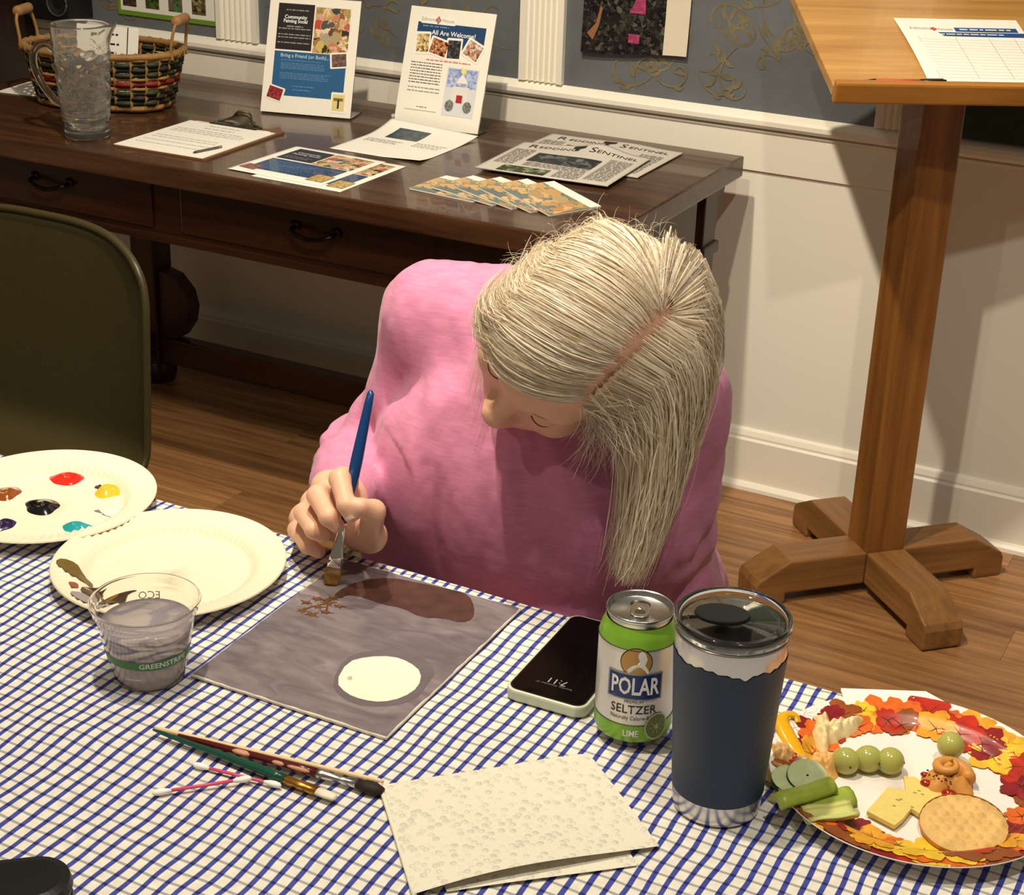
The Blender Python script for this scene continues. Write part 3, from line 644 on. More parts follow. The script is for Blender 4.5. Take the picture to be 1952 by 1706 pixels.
# ------------------------------------------------------------------ glass pitcher of water
g = empty('glass_pitcher', 'pressed glass water pitcher on the long desk', 'pitcher', (-2.243, 2.484, DZ), (0,0,R(22)))
def pit(z):
    if z < .034: return .0415+.003*(1 if z>.004 else z/.004)
    if z < .045: return .0445+.003*(z-.034)/.011
    return .0475+.0105*(z-.045)/.175
def pf(u, v):
    z = .22*v; a = 2*math.pi*u; r = pit(z)
    if .05 < z < .185:
        e = math.sin(math.pi*(z-.05)/.135)**.4
        r += e*(.0016*math.sin(5*a+3*math.sin(z*60))*math.sin(z*110+2*math.sin(3*a)) + .0011*math.sin(11*a+z*140)*math.cos(z*90-4*a))
    if z > .17:
        k = (z-.17)/.05; d = math.cos(a); s = max(0, d)**24; r += s*.016*k*k
    zz = z + (.004*max(0,math.cos(a))**16 if v>.99 else 0)
    return (r*math.cos(a), r*math.sin(a), zz)
NU, NV = 96, 60
Vo, Fo = gridg(pf, NU, NV, True)
Vi, Fi = gridg(lambda u,v: ((lambda p: (p[0]*.925, p[1]*.925, .016+p[2]*(.204/.22)))(pf(u,v))), NU, NV, True)
n0 = len(Vo); V = Vo+Vi; F = list(Fo)+[tuple(reversed([i+n0 for i in f])) for f in Fi]
F += [((NV-1)*NU+i, (NV-1)*NU+(i+1)%NU, n0+(NV-1)*NU+(i+1)%NU, n0+(NV-1)*NU+i) for i in range(NU)]
F += [tuple(reversed(range(NU))), tuple(n0+i for i in range(NU))]
PGL = M('pressed_glass', (250,250,246), .04, trans=.95, ior=1.45)
mk('body', (V, F), PGL, g, True)
mk('foot_ring', tube([(.046*math.cos(R(a*10)), .046*math.sin(R(a*10)), .036) for a in range(37)], .0022, 8), GLASS, g, True)
mk('handle', tube(spline([(-.052,0,.165),(-.075,0,.178),(-.094,0,.165),(-.098,0,.135),(-.085,0,.10),(-.062,0,.070),(-.0475,0,.062)], 6), [.006]*37, 10, flat=1.35), GLASS, g, True)
mk('water', lathe([(.001,.018),(.040,.018),(.0455,.06),(.0505,.150),(.0505,.152),(.001,.152)], 48), M('water', (250,250,250), .0, trans=1, ior=1.33), g, True)
# ------------------------------------------------------------------ woven basket
g = empty('woven_basket', 'oval woven basket with green and red bands and bail handles', 'basket', (-2.408, 2.735, DZ), (0,0,R(16)))
REED = M('natural_reed', (150,112,62), .6, vary=.18, vscale=60); GRN = M('green_reed', (46,52,28), .55, vary=.25, vscale=50); REDR = M('red_reed', (128,30,22), .55, vary=.2, vscale=50); DKB = M('dark_reed', (34,30,26), .55, vary=.2)
def bz(a, z):
    k = z/.125; ex, ey = .138+.038*k, .082+.032*k; n_ = 2.0+1.2*(1-k)
    ca, sa = math.cos(a), math.sin(a); rr = (abs(ca)**n_+abs(sa)**n_)**(-1/n_)
    return Vector((ex*rr*ca, ey*rr*sa, z))
NS = 30
for k in range(NS):
    a = 2*math.pi*(k+.5)/NS; P = []
    for j in range(17):
        z = .004+.116*j/16; b = bz(a, z); nrm = Vector((b.x, b.y*2, 0)).normalized(); P.append(b+nrm*(.0022*math.sin(math.pi*(j/16*11+k))))
    mk('stake', tube(P, .0058, 6, flat=.22, up=(bz(a,.06)-Vector((0,0,.06)))), REED, g, True)
bands = [(.010,.0062,REED),(.0225,.0054,GRN),(.0335,.0054,DKB),(.0440,.0052,GRN),(.0535,.0034,REED),(.0635,.0062,REDR),(.0735,.0034,REED),(.0830,.0052,GRN),(.0935,.0054,DKB),(.1045,.0054,GRN),(.1140,.0040,REED)]
for q, (z, hh, mt) in enumerate(bands):
    V, F = [], []; NB = 240
    for i in range(NB):
        a = 2*math.pi*i/NB; b = bz(a, z); nrm = Vector((b.x, b.y*2, 0)).normalized()
        off = .0024*math.cos(NS/2*a - math.pi*q - .0)*1.0+.0008
        c = b+nrm*off
        for (dn, dz) in ((.0006,-hh),(.0012,0),(.0006,hh),(-.0008,0)): V.append(tuple(c+nrm*dn+Vector((0,0,dz))))
    for i in range(NB):
        j = (i+1)%NB
        for s in range(4): F.append((i*4+s, j*4+s, j*4+(s+1)%4, i*4+(s+1)%4))
    mk('weaver', (V, F), mt, g, True)
mk('rim', tube([bz(R(a*5),.121) for a in range(73)], .0068, 10), REED, g, True)
mk('rim_lashing', join(*[tube([bz(R(a),.121)+Vector((.0075*math.cos(t+.2), .0075*math.cos(t)*.5, .0075*math.sin(t))) for t in np.linspace(0,6.28,9)], .0014, 5) for a in range(0,360,10)]), REED, g, True)
mk('base', xf(gridg(lambda u,v: (lambda b: (b.x*v, b.y*v, .004))(bz(2*math.pi*u,.004)), 48, 4, True), Matrix()), REED, g)
for s in (-1, 1):
    P = spline([bz(0 if s>0 else math.pi,.11)+Vector((0,-.038,0))]+[Vector((s*.170,-.040,.135)),Vector((s*.176,-.036,.17)),Vector((s*.178,-.022,.186))]+[Vector((s*.178,0,.188)),Vector((s*.178,.022,.186)),Vector((s*.176,.036,.17)),Vector((s*.170,.040,.135))]+[bz(0 if s>0 else math.pi,.11)+Vector((0,.038,0))], 6)
    hnd = mk('bail', tube(P, .0035, 8), REED, g, True)
    mk('grip', tube([(s*.178,y,.188) for y in (-.030,-.027,-.015,0,.015,.027,.030)], [.007,.0105,.011,.0105,.011,.0105,.007], 14), M('turned_grip', (160,116,74), .5, vary=.1), hnd, True)
B0 = Matrix.Translation(g.location) @ Matrix.Rotation(R(16),4,'Z')
g2 = empty('printed_card', 'white printed card standing inside the woven basket', 'card')
g2.matrix_world = B0 @ Matrix.Translation((.0,-.012,.010)) @ Matrix.Rotation(R(-6),4,'Z') @ Matrix.Rotation(R(78),4,'X')
mk('card', boxg(-.075,.075,0,.155,-.001,0), PAPER, g2); rect('margin_rule', g2, .048,.0505,.0,.155,.0002, M('navy_rule', (30,34,60), .5))
textlines(g2, -.03, .035, [.138,.118,.100], .004, INK, .0003)
g = empty('loose_paper', 'white paper lying behind the woven basket', 'paper', (-2.56, 2.72, DZ+.0006), (0,0,R(8)))
mk('sheet', boxg(-.12,.02,-.02,.2,0,.0008), PAPER, g)
# ================================================================== THINGS ON THE FRONT TABLE
TT = TZ + .0010
# ------------------------------------------------------------------ painted canvas panel
A_, B_, C_, D_ = [at(x, y, TT+.003) for x, y in ((370,1293),(747,1405),(978,1158),(653,1061))]
ux = ((B_-A_)+(C_-D_)).normalized(); yaw = math.atan2(ux.y, ux.x); ctr = (A_+B_+C_+D_)/4
g = empty('canvas_panel', 'grey painted canvas panel with a white moon and brown branch', 'painting', (ctr.x, ctr.y, TT), (0,0,yaw))
CI = (Matrix.Translation((ctr.x, ctr.y, 0)) @ Matrix.Rotation(yaw,4,'Z')).inverted()
def oncanvas(px, py): 
    v = CI @ at(px, py, TT+.0032); return (v.x, v.y)
CW, CH = .203, .254
mk('board', boxg(-CW/2, CW/2, -CH/2, CH/2, 0, .0030), M('canvas_white_edge', (222,214,200), .8, vary=.06, bump=.4, bscale=900), g, bev=.0006, seg=1)
def paintmat():
    m, nt, b = nodes('mauve_grey_paint'); v = coords(nt, scale=(9,26,1), rot=(0,0,R(35)))
    n = N(nt, 'ShaderNodeTexNoise', i_Scale=2.2, i_Detail=6.0, i_Distortion=1.2); nt.links.new(v, n.inputs['Vector'])
    n2 = N(nt, 'ShaderNodeTexNoise', i_Scale=7.0, i_Detail=2.0); nt.links.new(coords(nt), n2.inputs['Vector'])
    c = ramp(nt, n.outputs[0], [(.25, lin((96,88,92))), (.55, lin((126,116,120))), (.8, lin((150,138,142)))])
    d = ramp(nt, n2.outputs[0], [(.35, (.72,.72,.76)), (.65, (1.05,1.02,1.0))])
    mx = N(nt, 'ShaderNodeMix', data_type='RGBA', blend_type='MULTIPLY'); mx.inputs[0].default_value = 1; nt.links.new(c, mx.inputs[6]); nt.links.new(d, mx.inputs[7])
    nt.links.new(mx.outputs[2], b.inputs['Base Color']); b.inputs['Roughness'].default_value = .5
    bp = N(nt, 'ShaderNodeBump', i_Strength=.3, i_Distance=.001); nt.links.new(n.outputs[0], bp.inputs['Height']); nt.links.new(bp.outputs[0], b.inputs['Normal'])
    return m
rnd = random.Random(5)
edge = []
for (x0,y0,x1,y1) in ((-1,-1,1,-1),(1,-1,1,1),(1,1,-1,1),(-1,1,-1,-1)):
    for k in range(24):
        t = k/24; edge.append(((x0+(x1-x0)*t)*(CW/2-.0006-rnd.random()*.0014), (y0+(y1-y0)*t)*(CH/2-.0006-rnd.random()*.0014)))
mk('paint_ground', prism(edge, .0030, .0032), paintmat(), g)
moon = smoothpoly([oncanvas(*p) for p in ((640,1300),(662,1262),(700,1252),(748,1251),(780,1262),(804,1282),(798,1310),(768,1330),(728,1339),(690,1334),(660,1322))],1)
mk('moon', prism([(p.x,p.y) for p in moon], .0032, .0035), M('cream_paint', (246,238,214), .45), g)
halo = smoothpoly([oncanvas(*p) for p in ((632,1302),(655,1255),(700,1240),(760,1236),(815,1258),(832,1282),(818,1300),(800,1328),(770,1342),(725,1348),(680,1344),(645,1326))],1)
mk('moon_halo', prism([(p.x,p.y) for p in halo], .0032, .00332), M('dark_mauve_paint', (104,95,100), .5, vary=.12, vscale=40), g)
mk('paint_fleck', prism([(p.x,p.y) for p in smoothpoly([oncanvas(*p) for p in ((660,1294),(668,1288),(673,1293),(668,1298))],1)], .0035, .0037), M('grey_fleck', (190,180,160), .5), g)
branch = smoothpoly([oncanvas(*p) for p in ((634,1137),(655,1120),(690,1106),(745,1101),(800,1112),(860,1124),(893,1133),(905,1158),(902,1180),(880,1188),(845,1178),(805,1178),(765,1158),(730,1153),(690,1138),(662,1134),(648,1142))],1)
mk('branch', prism([(p.x,p.y) for p in branch], .0032, .0036), M('brown_paint', (70,44,34), .4, vary=.45, vscale=60), g)
OCH = M('ochre_paint', (104,64,28), .45, vary=.2, vscale=200)
for k, (px, py, sz, ro) in enumerate(((574,1164,.0085,.3),(592,1172,.0095,1.2),(606,1158,.0085,2.0),(622,1150,.0095,.8),(636,1142,.008,2.6),(602,1142,.0075,.1),(620,1168,.008,1.7),(644,1156,.007,.5),(586,1150,.007,2.9))):
    x, y = oncanvas(px, py); P = []
    for q in range(20):
        a = 2*math.pi*q/20; r = sz*(1.0 if q%4==0 else (.35 if q%2 else .55))*(1+.35*math.cos(a)); P.append((x+r*math.cos(a+ro), y+r*.7*math.sin(a+ro)))
    mk('painted_leaf', prism(P, .0032, .0036+.00005*k), OCH, g)
for q0_, q1_ in (((640,1138),(578,1166)),((632,1142),(600,1142)),((625,1146),(622,1168))):
    mk('painted_twig', tube([(*oncanvas(q0_[0]+(q1_[0]-q0_[0])*t, q0_[1]+(q1_[1]-q0_[1])*t+3*math.sin(t*5)), .0034) for t in np.linspace(0,1,7)], .0009, 6), OCH, g)
# ------------------------------------------------------------------ paper plates
PLATEM = M('paper_plate_cream', (226,215,190), .6)
def plate_r(r, Rr=.1143):
    k = r/Rr
    if k < .66: return .0012
    if k < .80: t = (k-.66)/.14; return .0012+.0105*(t*t*(3-2*t))
    return .0117+.0055*(k-.80)/.20
def plate(label, cx, cy):
    g = empty('paper_plate', label, 'plate', (cx, cy, TT)); Rr = .1143
    rr = [0.0005,.03,.055,.068,.0735,.076,.080,.084,.088,.0915,.095,.099,.103,.107,.110,.112,.1135,.1143]
    NA = 288; V = []
    for r in rr:
        for i in range(NA):
            a = 2*math.pi*i/NA; z = plate_r(r)
            e = max(0, min(1,(r-.074)/.012))*max(0,min(1,(.1130-r)/.004)); z += .0012*e*math.cos(72*a)
            if r > .1130: z -= .0006*(r-.1130)/.0013
            V.append((r*math.cos(a), r*math.sin(a), z))
    F = [(k*NA+i, k*NA+(i+1)%NA, (k+1)*NA+(i+1)%NA, (k+1)*NA+i) for k in range(len(rr)-1) for i in range(NA)]
    o = mk('dish', (V, F), PLATEM, g, True); md = o.modifiers.new('t','SOLIDIFY'); md.thickness = .0009; md.offset = -1
    mk('rim_edge', tube([(.1143*math.cos(R(a*5)), .1143*math.sin(R(a*5)), .0163) for a in range(73)], .0009, 6), PLATEM, g, True)
    return g
def blob(name, par, px, py, w, d, h, mat, label, seed=0, zoff=.0013):
    """dab of paint lying on its plate: an uneven mound"""
    P = at(px, py, TT+zoff); l = P-Vector(par.location); rn = random.Random(seed); ph = [rn.uniform(0,6.28) for _ in range(4)]
    def f(u, v):
        a = 2*math.pi*u; rad = 1+.10*math.sin(2*a+ph[0])+.07*math.sin(3*a+ph[1])+.04*math.sin(5*a+ph[2])
        zz = h*max(0,(1-v**2.6))*(1+.25*math.sin(3*v*2+a+ph[3]))
        return (l.x+w*.6*rad*v*math.cos(a), l.y+d*.55*rad*v*math.sin(a), zoff-.0004+zz)
    return mk(name, gridg(f, 30, 9, True), mat, par, True, label=label)
def wet(n, c): return M(n, c, .16, coat=.6)
g = plate('paper plate palette with dabs of wet paint beside the empty chair', -1.1623, 1.1825)
for nm, px, py, w_, d_, c, lb in (('red',127,914,.032,.036,(226,40,26),'red paint dab'),('yellow',207,938,.031,.033,(222,178,44),'yellow paint dab'),('black',81,967,.038,.036,(10,10,10),'black paint dab'),
        ('teal',150,1008,.033,.026,(30,150,160),'teal paint dab'),('brown',14,942,.028,.034,(132,66,24),'brown paint dab'),('purple',8,1003,.020,.028,(38,18,66),'purple paint dab')):
    blob('paint_dab', g, px, py, w_, d_, .0055, wet(nm+'_paint', c), lb, len(nm)*7)
blob('paint_dab', g, 192, 977, .026, .016, .0012, M('grey_violet_paint', (120,112,118), .5), 'grey violet smear', 3, .0016); blob('paint_dab', g, 225, 972, .034, .030, .0022, wet('white_paint',(240,232,212)), 'white paint dab', 4, .0034)
blob('paint_dab', g, 190, 931, .012, .009, .0042, M('umber_smear', (84,60,24), .5), 'dark edge of the yellow dab', 9)
pc = Vector((-.95999504, 1.13722293, 0))
pc = at(323, 1069, TT+.016)
g = plate('used paper plate with brown paint smears behind the plastic cup', pc.x, pc.y)
def smear(px, mat, name, label, dz=.0011):
    P = smoothpoly([(lambda v: (v.x-g.location.x, v.y-g.location.y))(at(x, y, TT+.011)) for x, y in px], 1); c = sum((Vector(p) for p in P), Vector((0,0)))/len(P); V, F = [], []
    n = len(P)
    for s in (1.0,.66,.33):
        for p in P:
            q = c+(Vector(p)-c)*s; rr_ = q.length; a = math.atan2(q.y,q.x); z = plate_r(min(rr_,.1143))+0*a; V.append((q.x, q.y, z+dz))
    V.append((c.x, c.y, plate_r(c.length)+dz))
    for k in range(2): F += [(k*n+i, k*n+(i+1)%n, (k+1)*n+(i+1)%n, (k+1)*n+i) for i in range(n)]
    F += [(2*n+i, 2*n+(i+1)%n, 3*n) for i in range(n)]
    return mk(name, (V, F), mat, g, True, label=label)
smear(((105,1083),(120,1074),(146,1078),(160,1092),(180,1103),(168,1110),(140,1104),(118,1092)), M('olive_brown_paint', (104,84,34), .4, vary=.15, vscale=120), 'paint_smear', 'olive brown smear', .0026)
smear(((150,1130),(175,1110),(205,1104),(245,1098),(262,1102),(245,1112),(235,1140),(215,1160),(185,1150),(165,1142)), M('dark_brown_paint', (62,44,24), .35, vary=.5, vscale=130), 'paint_smear', 'dark brown smear', .0028)
smear(((178,1125),(205,1108),(222,1104),(215,1122),(200,1140),(188,1142)), M('ochre_wet_paint', (128,92,36), .3, vary=.3, vscale=140), 'paint_smear', 'ochre smear', .0034)
smear(((128,1118),(148,1116),(152,1128),(140,1130)), M('rust_paint', (140,80,60), .5), 'paint_smear', 'rust smear', .0026); smear(((130,1138),(160,1136),(190,1155),(215,1165),(185,1168),(150,1156)), M('violet_wash', (150,142,142), .5, vary=.1), 'paint_smear', 'grey violet wash', .0024)
# ------------------------------------------------------------------ clear cup of murky water
g = empty('plastic_cup', 'clear plastic cup of murky rinse water with a green stripe', 'cup', (-.8535, .973, TT))
HCUP = .0775
def cr(z): return .0305+.0155*(z/HCUP)**1.0
prof = [(.001,.0),(.028,.0),(.0305,.0015)]+[(cr(z),z) for z in np.linspace(.004,.068,10)]+[(.0462,.0695),(.0462,.0735),(.0478,.0750),(.0486,.0765),(.0478,.0778),(.0462,.0772),(.0452,.0755)]+[(cr(z)-.0008,z) for z in np.linspace(.068,.004,10)]+[(.0285,.0022),(.001,.0018)]
CUPM = M('clear_plastic', (250,250,248), .04, trans=1, ior=1.28)
mk('cup_wall', lathe(prof, 64, False), CUPM, g, True)
WAT = M('murky_water', (206,196,196), .06, trans=.62, ior=1.15)
mk('rinse_water', lathe([(.001,.0026)]+[(cr(z)-.0013,z) for z in np.linspace(.0026,.056,8)]+[(.001,.0562)], 48), WAT, g, True)
toc = math.atan2(-.973, .8535)
GRNP = M('green_print', (58,120,60), .4)
V, F = [], []
for i in range(49):
    a = toc-1.75+3.5*i/48
    for z in (.0265+.0005*math.sin(a*3), .0355): V.append(((cr(z)+.0003)*math.cos(a), (cr(z)+.0003)*math.sin(a), z))
F = [(2*i, 2*i+2, 2*i+3, 2*i+1) for i in range(48)]
mk('green_stripe', (V, F), GRNP, g, True)
text('lettering', 'GREENSTRIPE', .0075, M('pale_print', (205,215,200), .4), g, wrap=(lambda z: cr(z)+.0006, toc+.36, .031), bold=.00015)
text('lettering', 'ECO', .010, M('pale_green_print', (150,186,150), .4), g, wrap=(lambda z: cr(z)+.0004, toc+math.pi-.1, .058))
text('lettering', 'compostable', .003, M('pale_print2', (200,200,198), .4), g, wrap=(lambda z: cr(z)+.0006, toc-.45, .016))
# ------------------------------------------------------------------ smartphone
a, b, d = at(972,1312,TT+.006), at(1136,1366,TT+.006), at(1092,1170,TT+.006)
ux = (b-a).normalized(); yaw = R(1.2)
PWD, PHT = .0775, .150
g = empty('smartphone', 'black smartphone in a pale mint case beside the soda can', 'phone', (-.5655, 1.1005, TT), (0,0,R(2.0)))
case = rrect(0,PWD,0,PHT,.0115,8)
mk('case', join(prism(case, 0, .0108)), M('mint_case', (206,212,186), .45), g, bev=.0022)
mk('bezel', prism(rrect(.0026,PWD-.0026,.0026,PHT-.0026,.0095,8), .0108, .0112), M('phone_bezel', (22,20,20), .3), g)
mk('screen', prism(rrect(.0042,PWD-.0042,.0042,PHT-.0042,.008,8), .0112, .0114), M('black_screen', (5,5,6), .06), g)
GI = M('screen_grey', (168,168,170), .4); 
text('clock_lettering', '7:11', .0115, GI, g, (PWD*.50, .030, .0116), (0,0,math.pi)); text('date_lettering', 'Saturday, September 27', .0036, M('screen_dim', (110,110,112), .4), g, (PWD*.5, .0395-.0165, .0116), (0,0,math.pi))
# ------------------------------------------------------------------ seltzer can
g = empty('soda_can', 'lime green and silver seltzer can beside the tumbler', 'can', (-.44576, 1.11116, TT))
toc = math.atan2(-1.11116, .44576)
def canr(z):
    P = [(0,.0245),(.004,.0262),(.010,.0322),(.014,.0331),(.098,.0331),(.106,.0312),(.114,.0276),(.1165,.0270),(.1185,.0276),(.122,.0276)]
    for (z0,r0_),(z1,r1_) in zip(P,P[1:]):
        if z <= z1: return r0_+(r1_-r0_)*max(0,(z-z0))/(z1-z0)
    return P[-1][1]
CANS = M('can_silver_label', (224,222,214), .3, .35); LIME = M('can_lime', (136,188,58), .28, .25, vary=.06, vscale=60)
def canband(name, z0, z1, mat, n=10, tilt=0):
    zs = np.linspace(z0, z1, n); return mk(name, lathe([(canr(z), z) for z in zs], 64, False), mat, g, True)
canband('foot_ring', .0, .0095, STEEL, 6); canband('lower_band', .0095, .026, LIME, 8); canband('label', .026, .0985, CANS, 4); canband('shoulder', .0985, .1145, LIME, 10)
mk('lid_rim', lathe([(.0268,.1145),(.0266,.118),(.0280,.1195),(.0284,.1208),(.0280,.1222),(.0272,.1224),(.0262,.1212),(.0255,.1175),(.0245,.1168),(.001,.1168)], 64, False), STEEL, g, True)
mk('foot_dome', lathe([(.0262,.004),(.0245,0),(.023,.001),(.018,.006),(.001,.010)], 32, False), STEEL, g, True)
for z in (.0265,.0982): mk('label_line', tube([((canr(z)+.0001)*math.cos(R(i*6)), (canr(z)+.0001)*math.sin(R(i*6)), z) for i in range(61)], .0004, 6), INK, g, True)
mk('mouth', prism([(.0085*math.cos(R(a)), -.0065*math.sin(R(a))) for a in range(0,360,15)][::-1], .1169, .1171), BLACK, g, rot=(0,0,toc+R(90)), loc=(.012*math.cos(toc+math.pi), .012*math.sin(toc+math.pi), 0))
tb = mk('pull_tab', prism(rrect(-.0075,.0075,-.011,.011,.006,6), .1180, .1192), CHROME, g, bev=.0004, rot=(0,0,toc+R(90)), loc=(.001*math.cos(toc), .001*math.sin(toc), 0))
mk('tab_hole', prism(rrect(-.0045,.0045,-.003,.003,.0025,5), .1192, .1194), M('tab_shadow', (120,116,108), .4, 1), tb, loc=(0,-.004,0)); mk('tab_rivet', ball((0,.003,.1192), (.003,.003,.001), 12, 8), CHROME, tb, True)
def canpoly(name, P, mat, off=.00025, label=None):
    """flat print bent round the can: polygon of (arc, height) with its centre"""
    n = len(P); c = (sum(p[0] for p in P)/n, sum(p[1] for p in P)/n); V, F = [], []
    for s in (1,.75,.5,.25):
        for p in P:
            x, z = c[0]+(p[0]-c[0])*s, c[1]+(p[1]-c[1])*s; r = canr(z)+off; a = toc+x/r; V.append((r*math.cos(a), r*math.sin(a), z))
    r = canr(c[1])+off; V.append((r*math.cos(toc+c[0]/r), r*math.sin(toc+c[0]/r), c[1]))
    for k in range(3): F += [(k*n+i, k*n+(i+1)%n, (k+1)*n+(i+1)%n, (k+1)*n+i) for i in range(n)]
    F += [(3*n+i, 3*n+(i+1)%n, 4*n) for i in range(n)]
    return mk(name, (V, F), mat, g, True, label=label)
def dense(P, m=8): return [((P[i][0]*(m-k)+P[(i+1)%len(P)][0]*k)/m, (P[i][1]*(m-k)+P[(i+1)%len(P)][1]*k)/m) for i in range(len(P)) for k in range(m)]
CB = M('can_blue', (32,52,110), .3, .2); TAN = M('emblem_tan', (186,142,74), .35, .2)
canpoly('emblem_disc_edge', [(.0136*math.cos(R(a)), .0870+.0136*math.sin(R(a))) for a in range(0,360,10)], INK, .0002)
canpoly('emblem_disc', [(.0128*math.cos(R(a)), .0870+.0128*math.sin(R(a))) for a in range(0,360,10)], TAN, .00035)
canpoly('emblem_swoosh', [(x*.86,z) for x,z in ((.0050,.0985),(.0085,.0960),(.0105,.0905),(.0085,.0850),(.0125,.0800),(.0125,.0765),(-.0075,.0765),(-.0085,.0800),(-.0040,.0835),(.0010,.0855),(.0030,.0890),(.0015,.0930),(.0020,.0965))], WHITEINK, .0005)
canpoly('brand_box_edge', dense([(-.0242,.0512),(.0242,.0512),(.0242,.0768),(-.0242,.0768)]), M('box_edge', (150,148,150), .3, .4), .0006); canpoly('brand_box', dense([(-.0228,.0526),(.0228,.0526),(.0228,.0754),(-.0228,.0754)]), CB, .0008)
text('lettering', 'POLAR', .0225, WHITEINK, g, wrap=(lambda z: canr(z)+.0012, toc, .0640), sx=.60, bold=.0005)
text('lettering', 'PREMIUM', .0040, INK, g, wrap=(lambda z: canr(z)+.0004, toc, .0492)); text('lettering', 'SELTZER', .0115, INK, g, wrap=(lambda z: canr(z)+.0004, toc, .0415), sx=.92, bold=.00005)
text('lettering', 'Naturally Calorie-free', .0054, INK, g, wrap=(lambda z: canr(z)+.0004, toc-.02, .0335), sx=.8); text('lettering', 'LIME', .0085, WHITEINK, g, wrap=(lambda z: canr(z)+.0004, toc-.03, .0185), sx=.8, bold=.0002)
lx, lz = .0215, .0245
canpoly('lime_slice_rind', [(lx+.0112*math.cos(R(a)), lz+.0128*math.sin(R(a))) for a in range(0,360,12)], M('lime_rind', (206,214,170), .4), .0009); canpoly('lime_slice', [(lx+.0098*math.cos(R(a)), lz+.0113*math.sin(R(a))) for a in range(0,360,12)], M('lime_flesh', (104,128,58), .4, vary=.15, vscale=300), .0011)
for k in range(8):
    a = R(45*k+10); canpoly('lime_pith', [(lx+.0005*math.cos(a+1.57), lz+.0005*math.sin(a+1.57)), (lx+.0095*math.cos(a), lz+.0108*math.sin(a)), (lx-.0005*math.cos(a+1.57), lz-.0005*math.sin(a+1.57))], M('lime_pith', (196,206,160), .4), .0014)
# ------------------------------------------------------------------ insulated tumbler
g = empty('travel_tumbler', 'navy insulated steel tumbler with a clear lid', 'tumbler', (-.34554, 1.05165, TT))
def tr_(z): return .0350+.0092*(z/.160)
def tumbler_coat():
    m, nt, b = nodes('navy_powder_coat'); L = nt.links.new
    tc = N(nt, 'ShaderNodeTexCoord'); sp = N(nt, 'ShaderNodeSeparateXYZ'); L(tc.outputs['Object'], sp.inputs[0])
    n = N(nt, 'ShaderNodeTexNoise', i_Scale=60.0, i_Detail=5.0); L(tc.outputs['Object'], n.inputs['Vector'])
    n2 = N(nt, 'ShaderNodeTexNoise', i_Scale=900.0, i_Detail=1.0); L(tc.outputs['Object'], n2.inputs['Vector'])
    c = ramp(nt, n2.outputs[0], [(.3, lin((28,44,68))), (.7, lin((36,54,80)))])
    L(c, b.inputs['Base Color']); b.inputs['Roughness'].default_value = .5
    return m
NAVYC = tumbler_coat()
zs = np.linspace(.0195, .1440, 20)
V, F = [], []; NA = 128; rn = random.Random(4)
jag = [.0009*math.sin(i*.37)+.0007*math.sin(i*1.31+1)+rn.uniform(-.0004,.0004) - (.0045*math.exp(-((i-70)/3.0)**2)) for i in range(NA)]
toc = math.atan2(-1.05165, .34554)
for k, z in enumerate(zs):
    for i in range(NA):
        a = toc-math.pi+2*math.pi*(i+.5)/NA; zz = z+(jag[i] if k == len(zs)-1 else 0); V.append(((tr_(zz)+.0006)*math.cos(a), (tr_(zz)+.0006)*math.sin(a), zz))
F = [(k*NA+i, k*NA+(i+1)%NA, (k+1)*NA+(i+1)%NA, (k+1)*NA+i) for k in range(len(zs)-1) for i in range(NA)]
mk('painted_sleeve', (V, F), NAVYC, g, True)
mk('steel_body', lathe([(.001,.004),(.030,.004),(.0325,0),(.0345,.0012),(.0350,.004)]+[(tr_(z),z) for z in np.linspace(.006,.160,16)]+[(.0440,.1615),(.0425,.1615)]+[(tr_(z)-.0022,z) for z in np.linspace(.160,.02,8)]+[(.001,.018)], 96, False), STEEL, g, True)
LIDM = M('clear_lid_plastic', (235,238,236), .04, trans=1, ior=1.4)
mk('lid_ring', lathe([(.0400,.1600),(.0432,.1622),(.0448,.1640),(.0452,.1680),(.0448,.1715),(.0438,.1725),(.0425,.1720),(.0410,.1690),(.0395,.1672),(.001,.1668),(.001,.1645),(.0395,.1645),(.0400,.1600)], 96, False), LIDM, g, True)
mk('lid_gasket', tube([(.0425*math.cos(R(a*5)), .0425*math.sin(R(a*5)), .1612) for a in range(73)], .0012, 8), M('gasket', (60,60,58), .5), g, True)
mk('slider', xf(prism([( .0215*math.cos(R(a)), .0150*math.sin(R(a))) for a in range(0,360,10)], .1669, .1702), Matrix.Rotation(toc+R(90),4,'Z') @ Matrix.Translation((-.0085,.005,0))), M('black_slider', (16,17,17), .3), g, bev=.0012)
mk('lid_ridge', tube([(.0345*math.cos(R(a*5)), .0345*math.sin(R(a*5)), .1676) for a in range(73)], .0009, 8), LIDM, g, True)
mk('drink', lathe([(.001,.02),(.032,.02),(.0395,.150),(.001,.1502)], 48), M('dark_coffee', (30,22,18), .08), g)
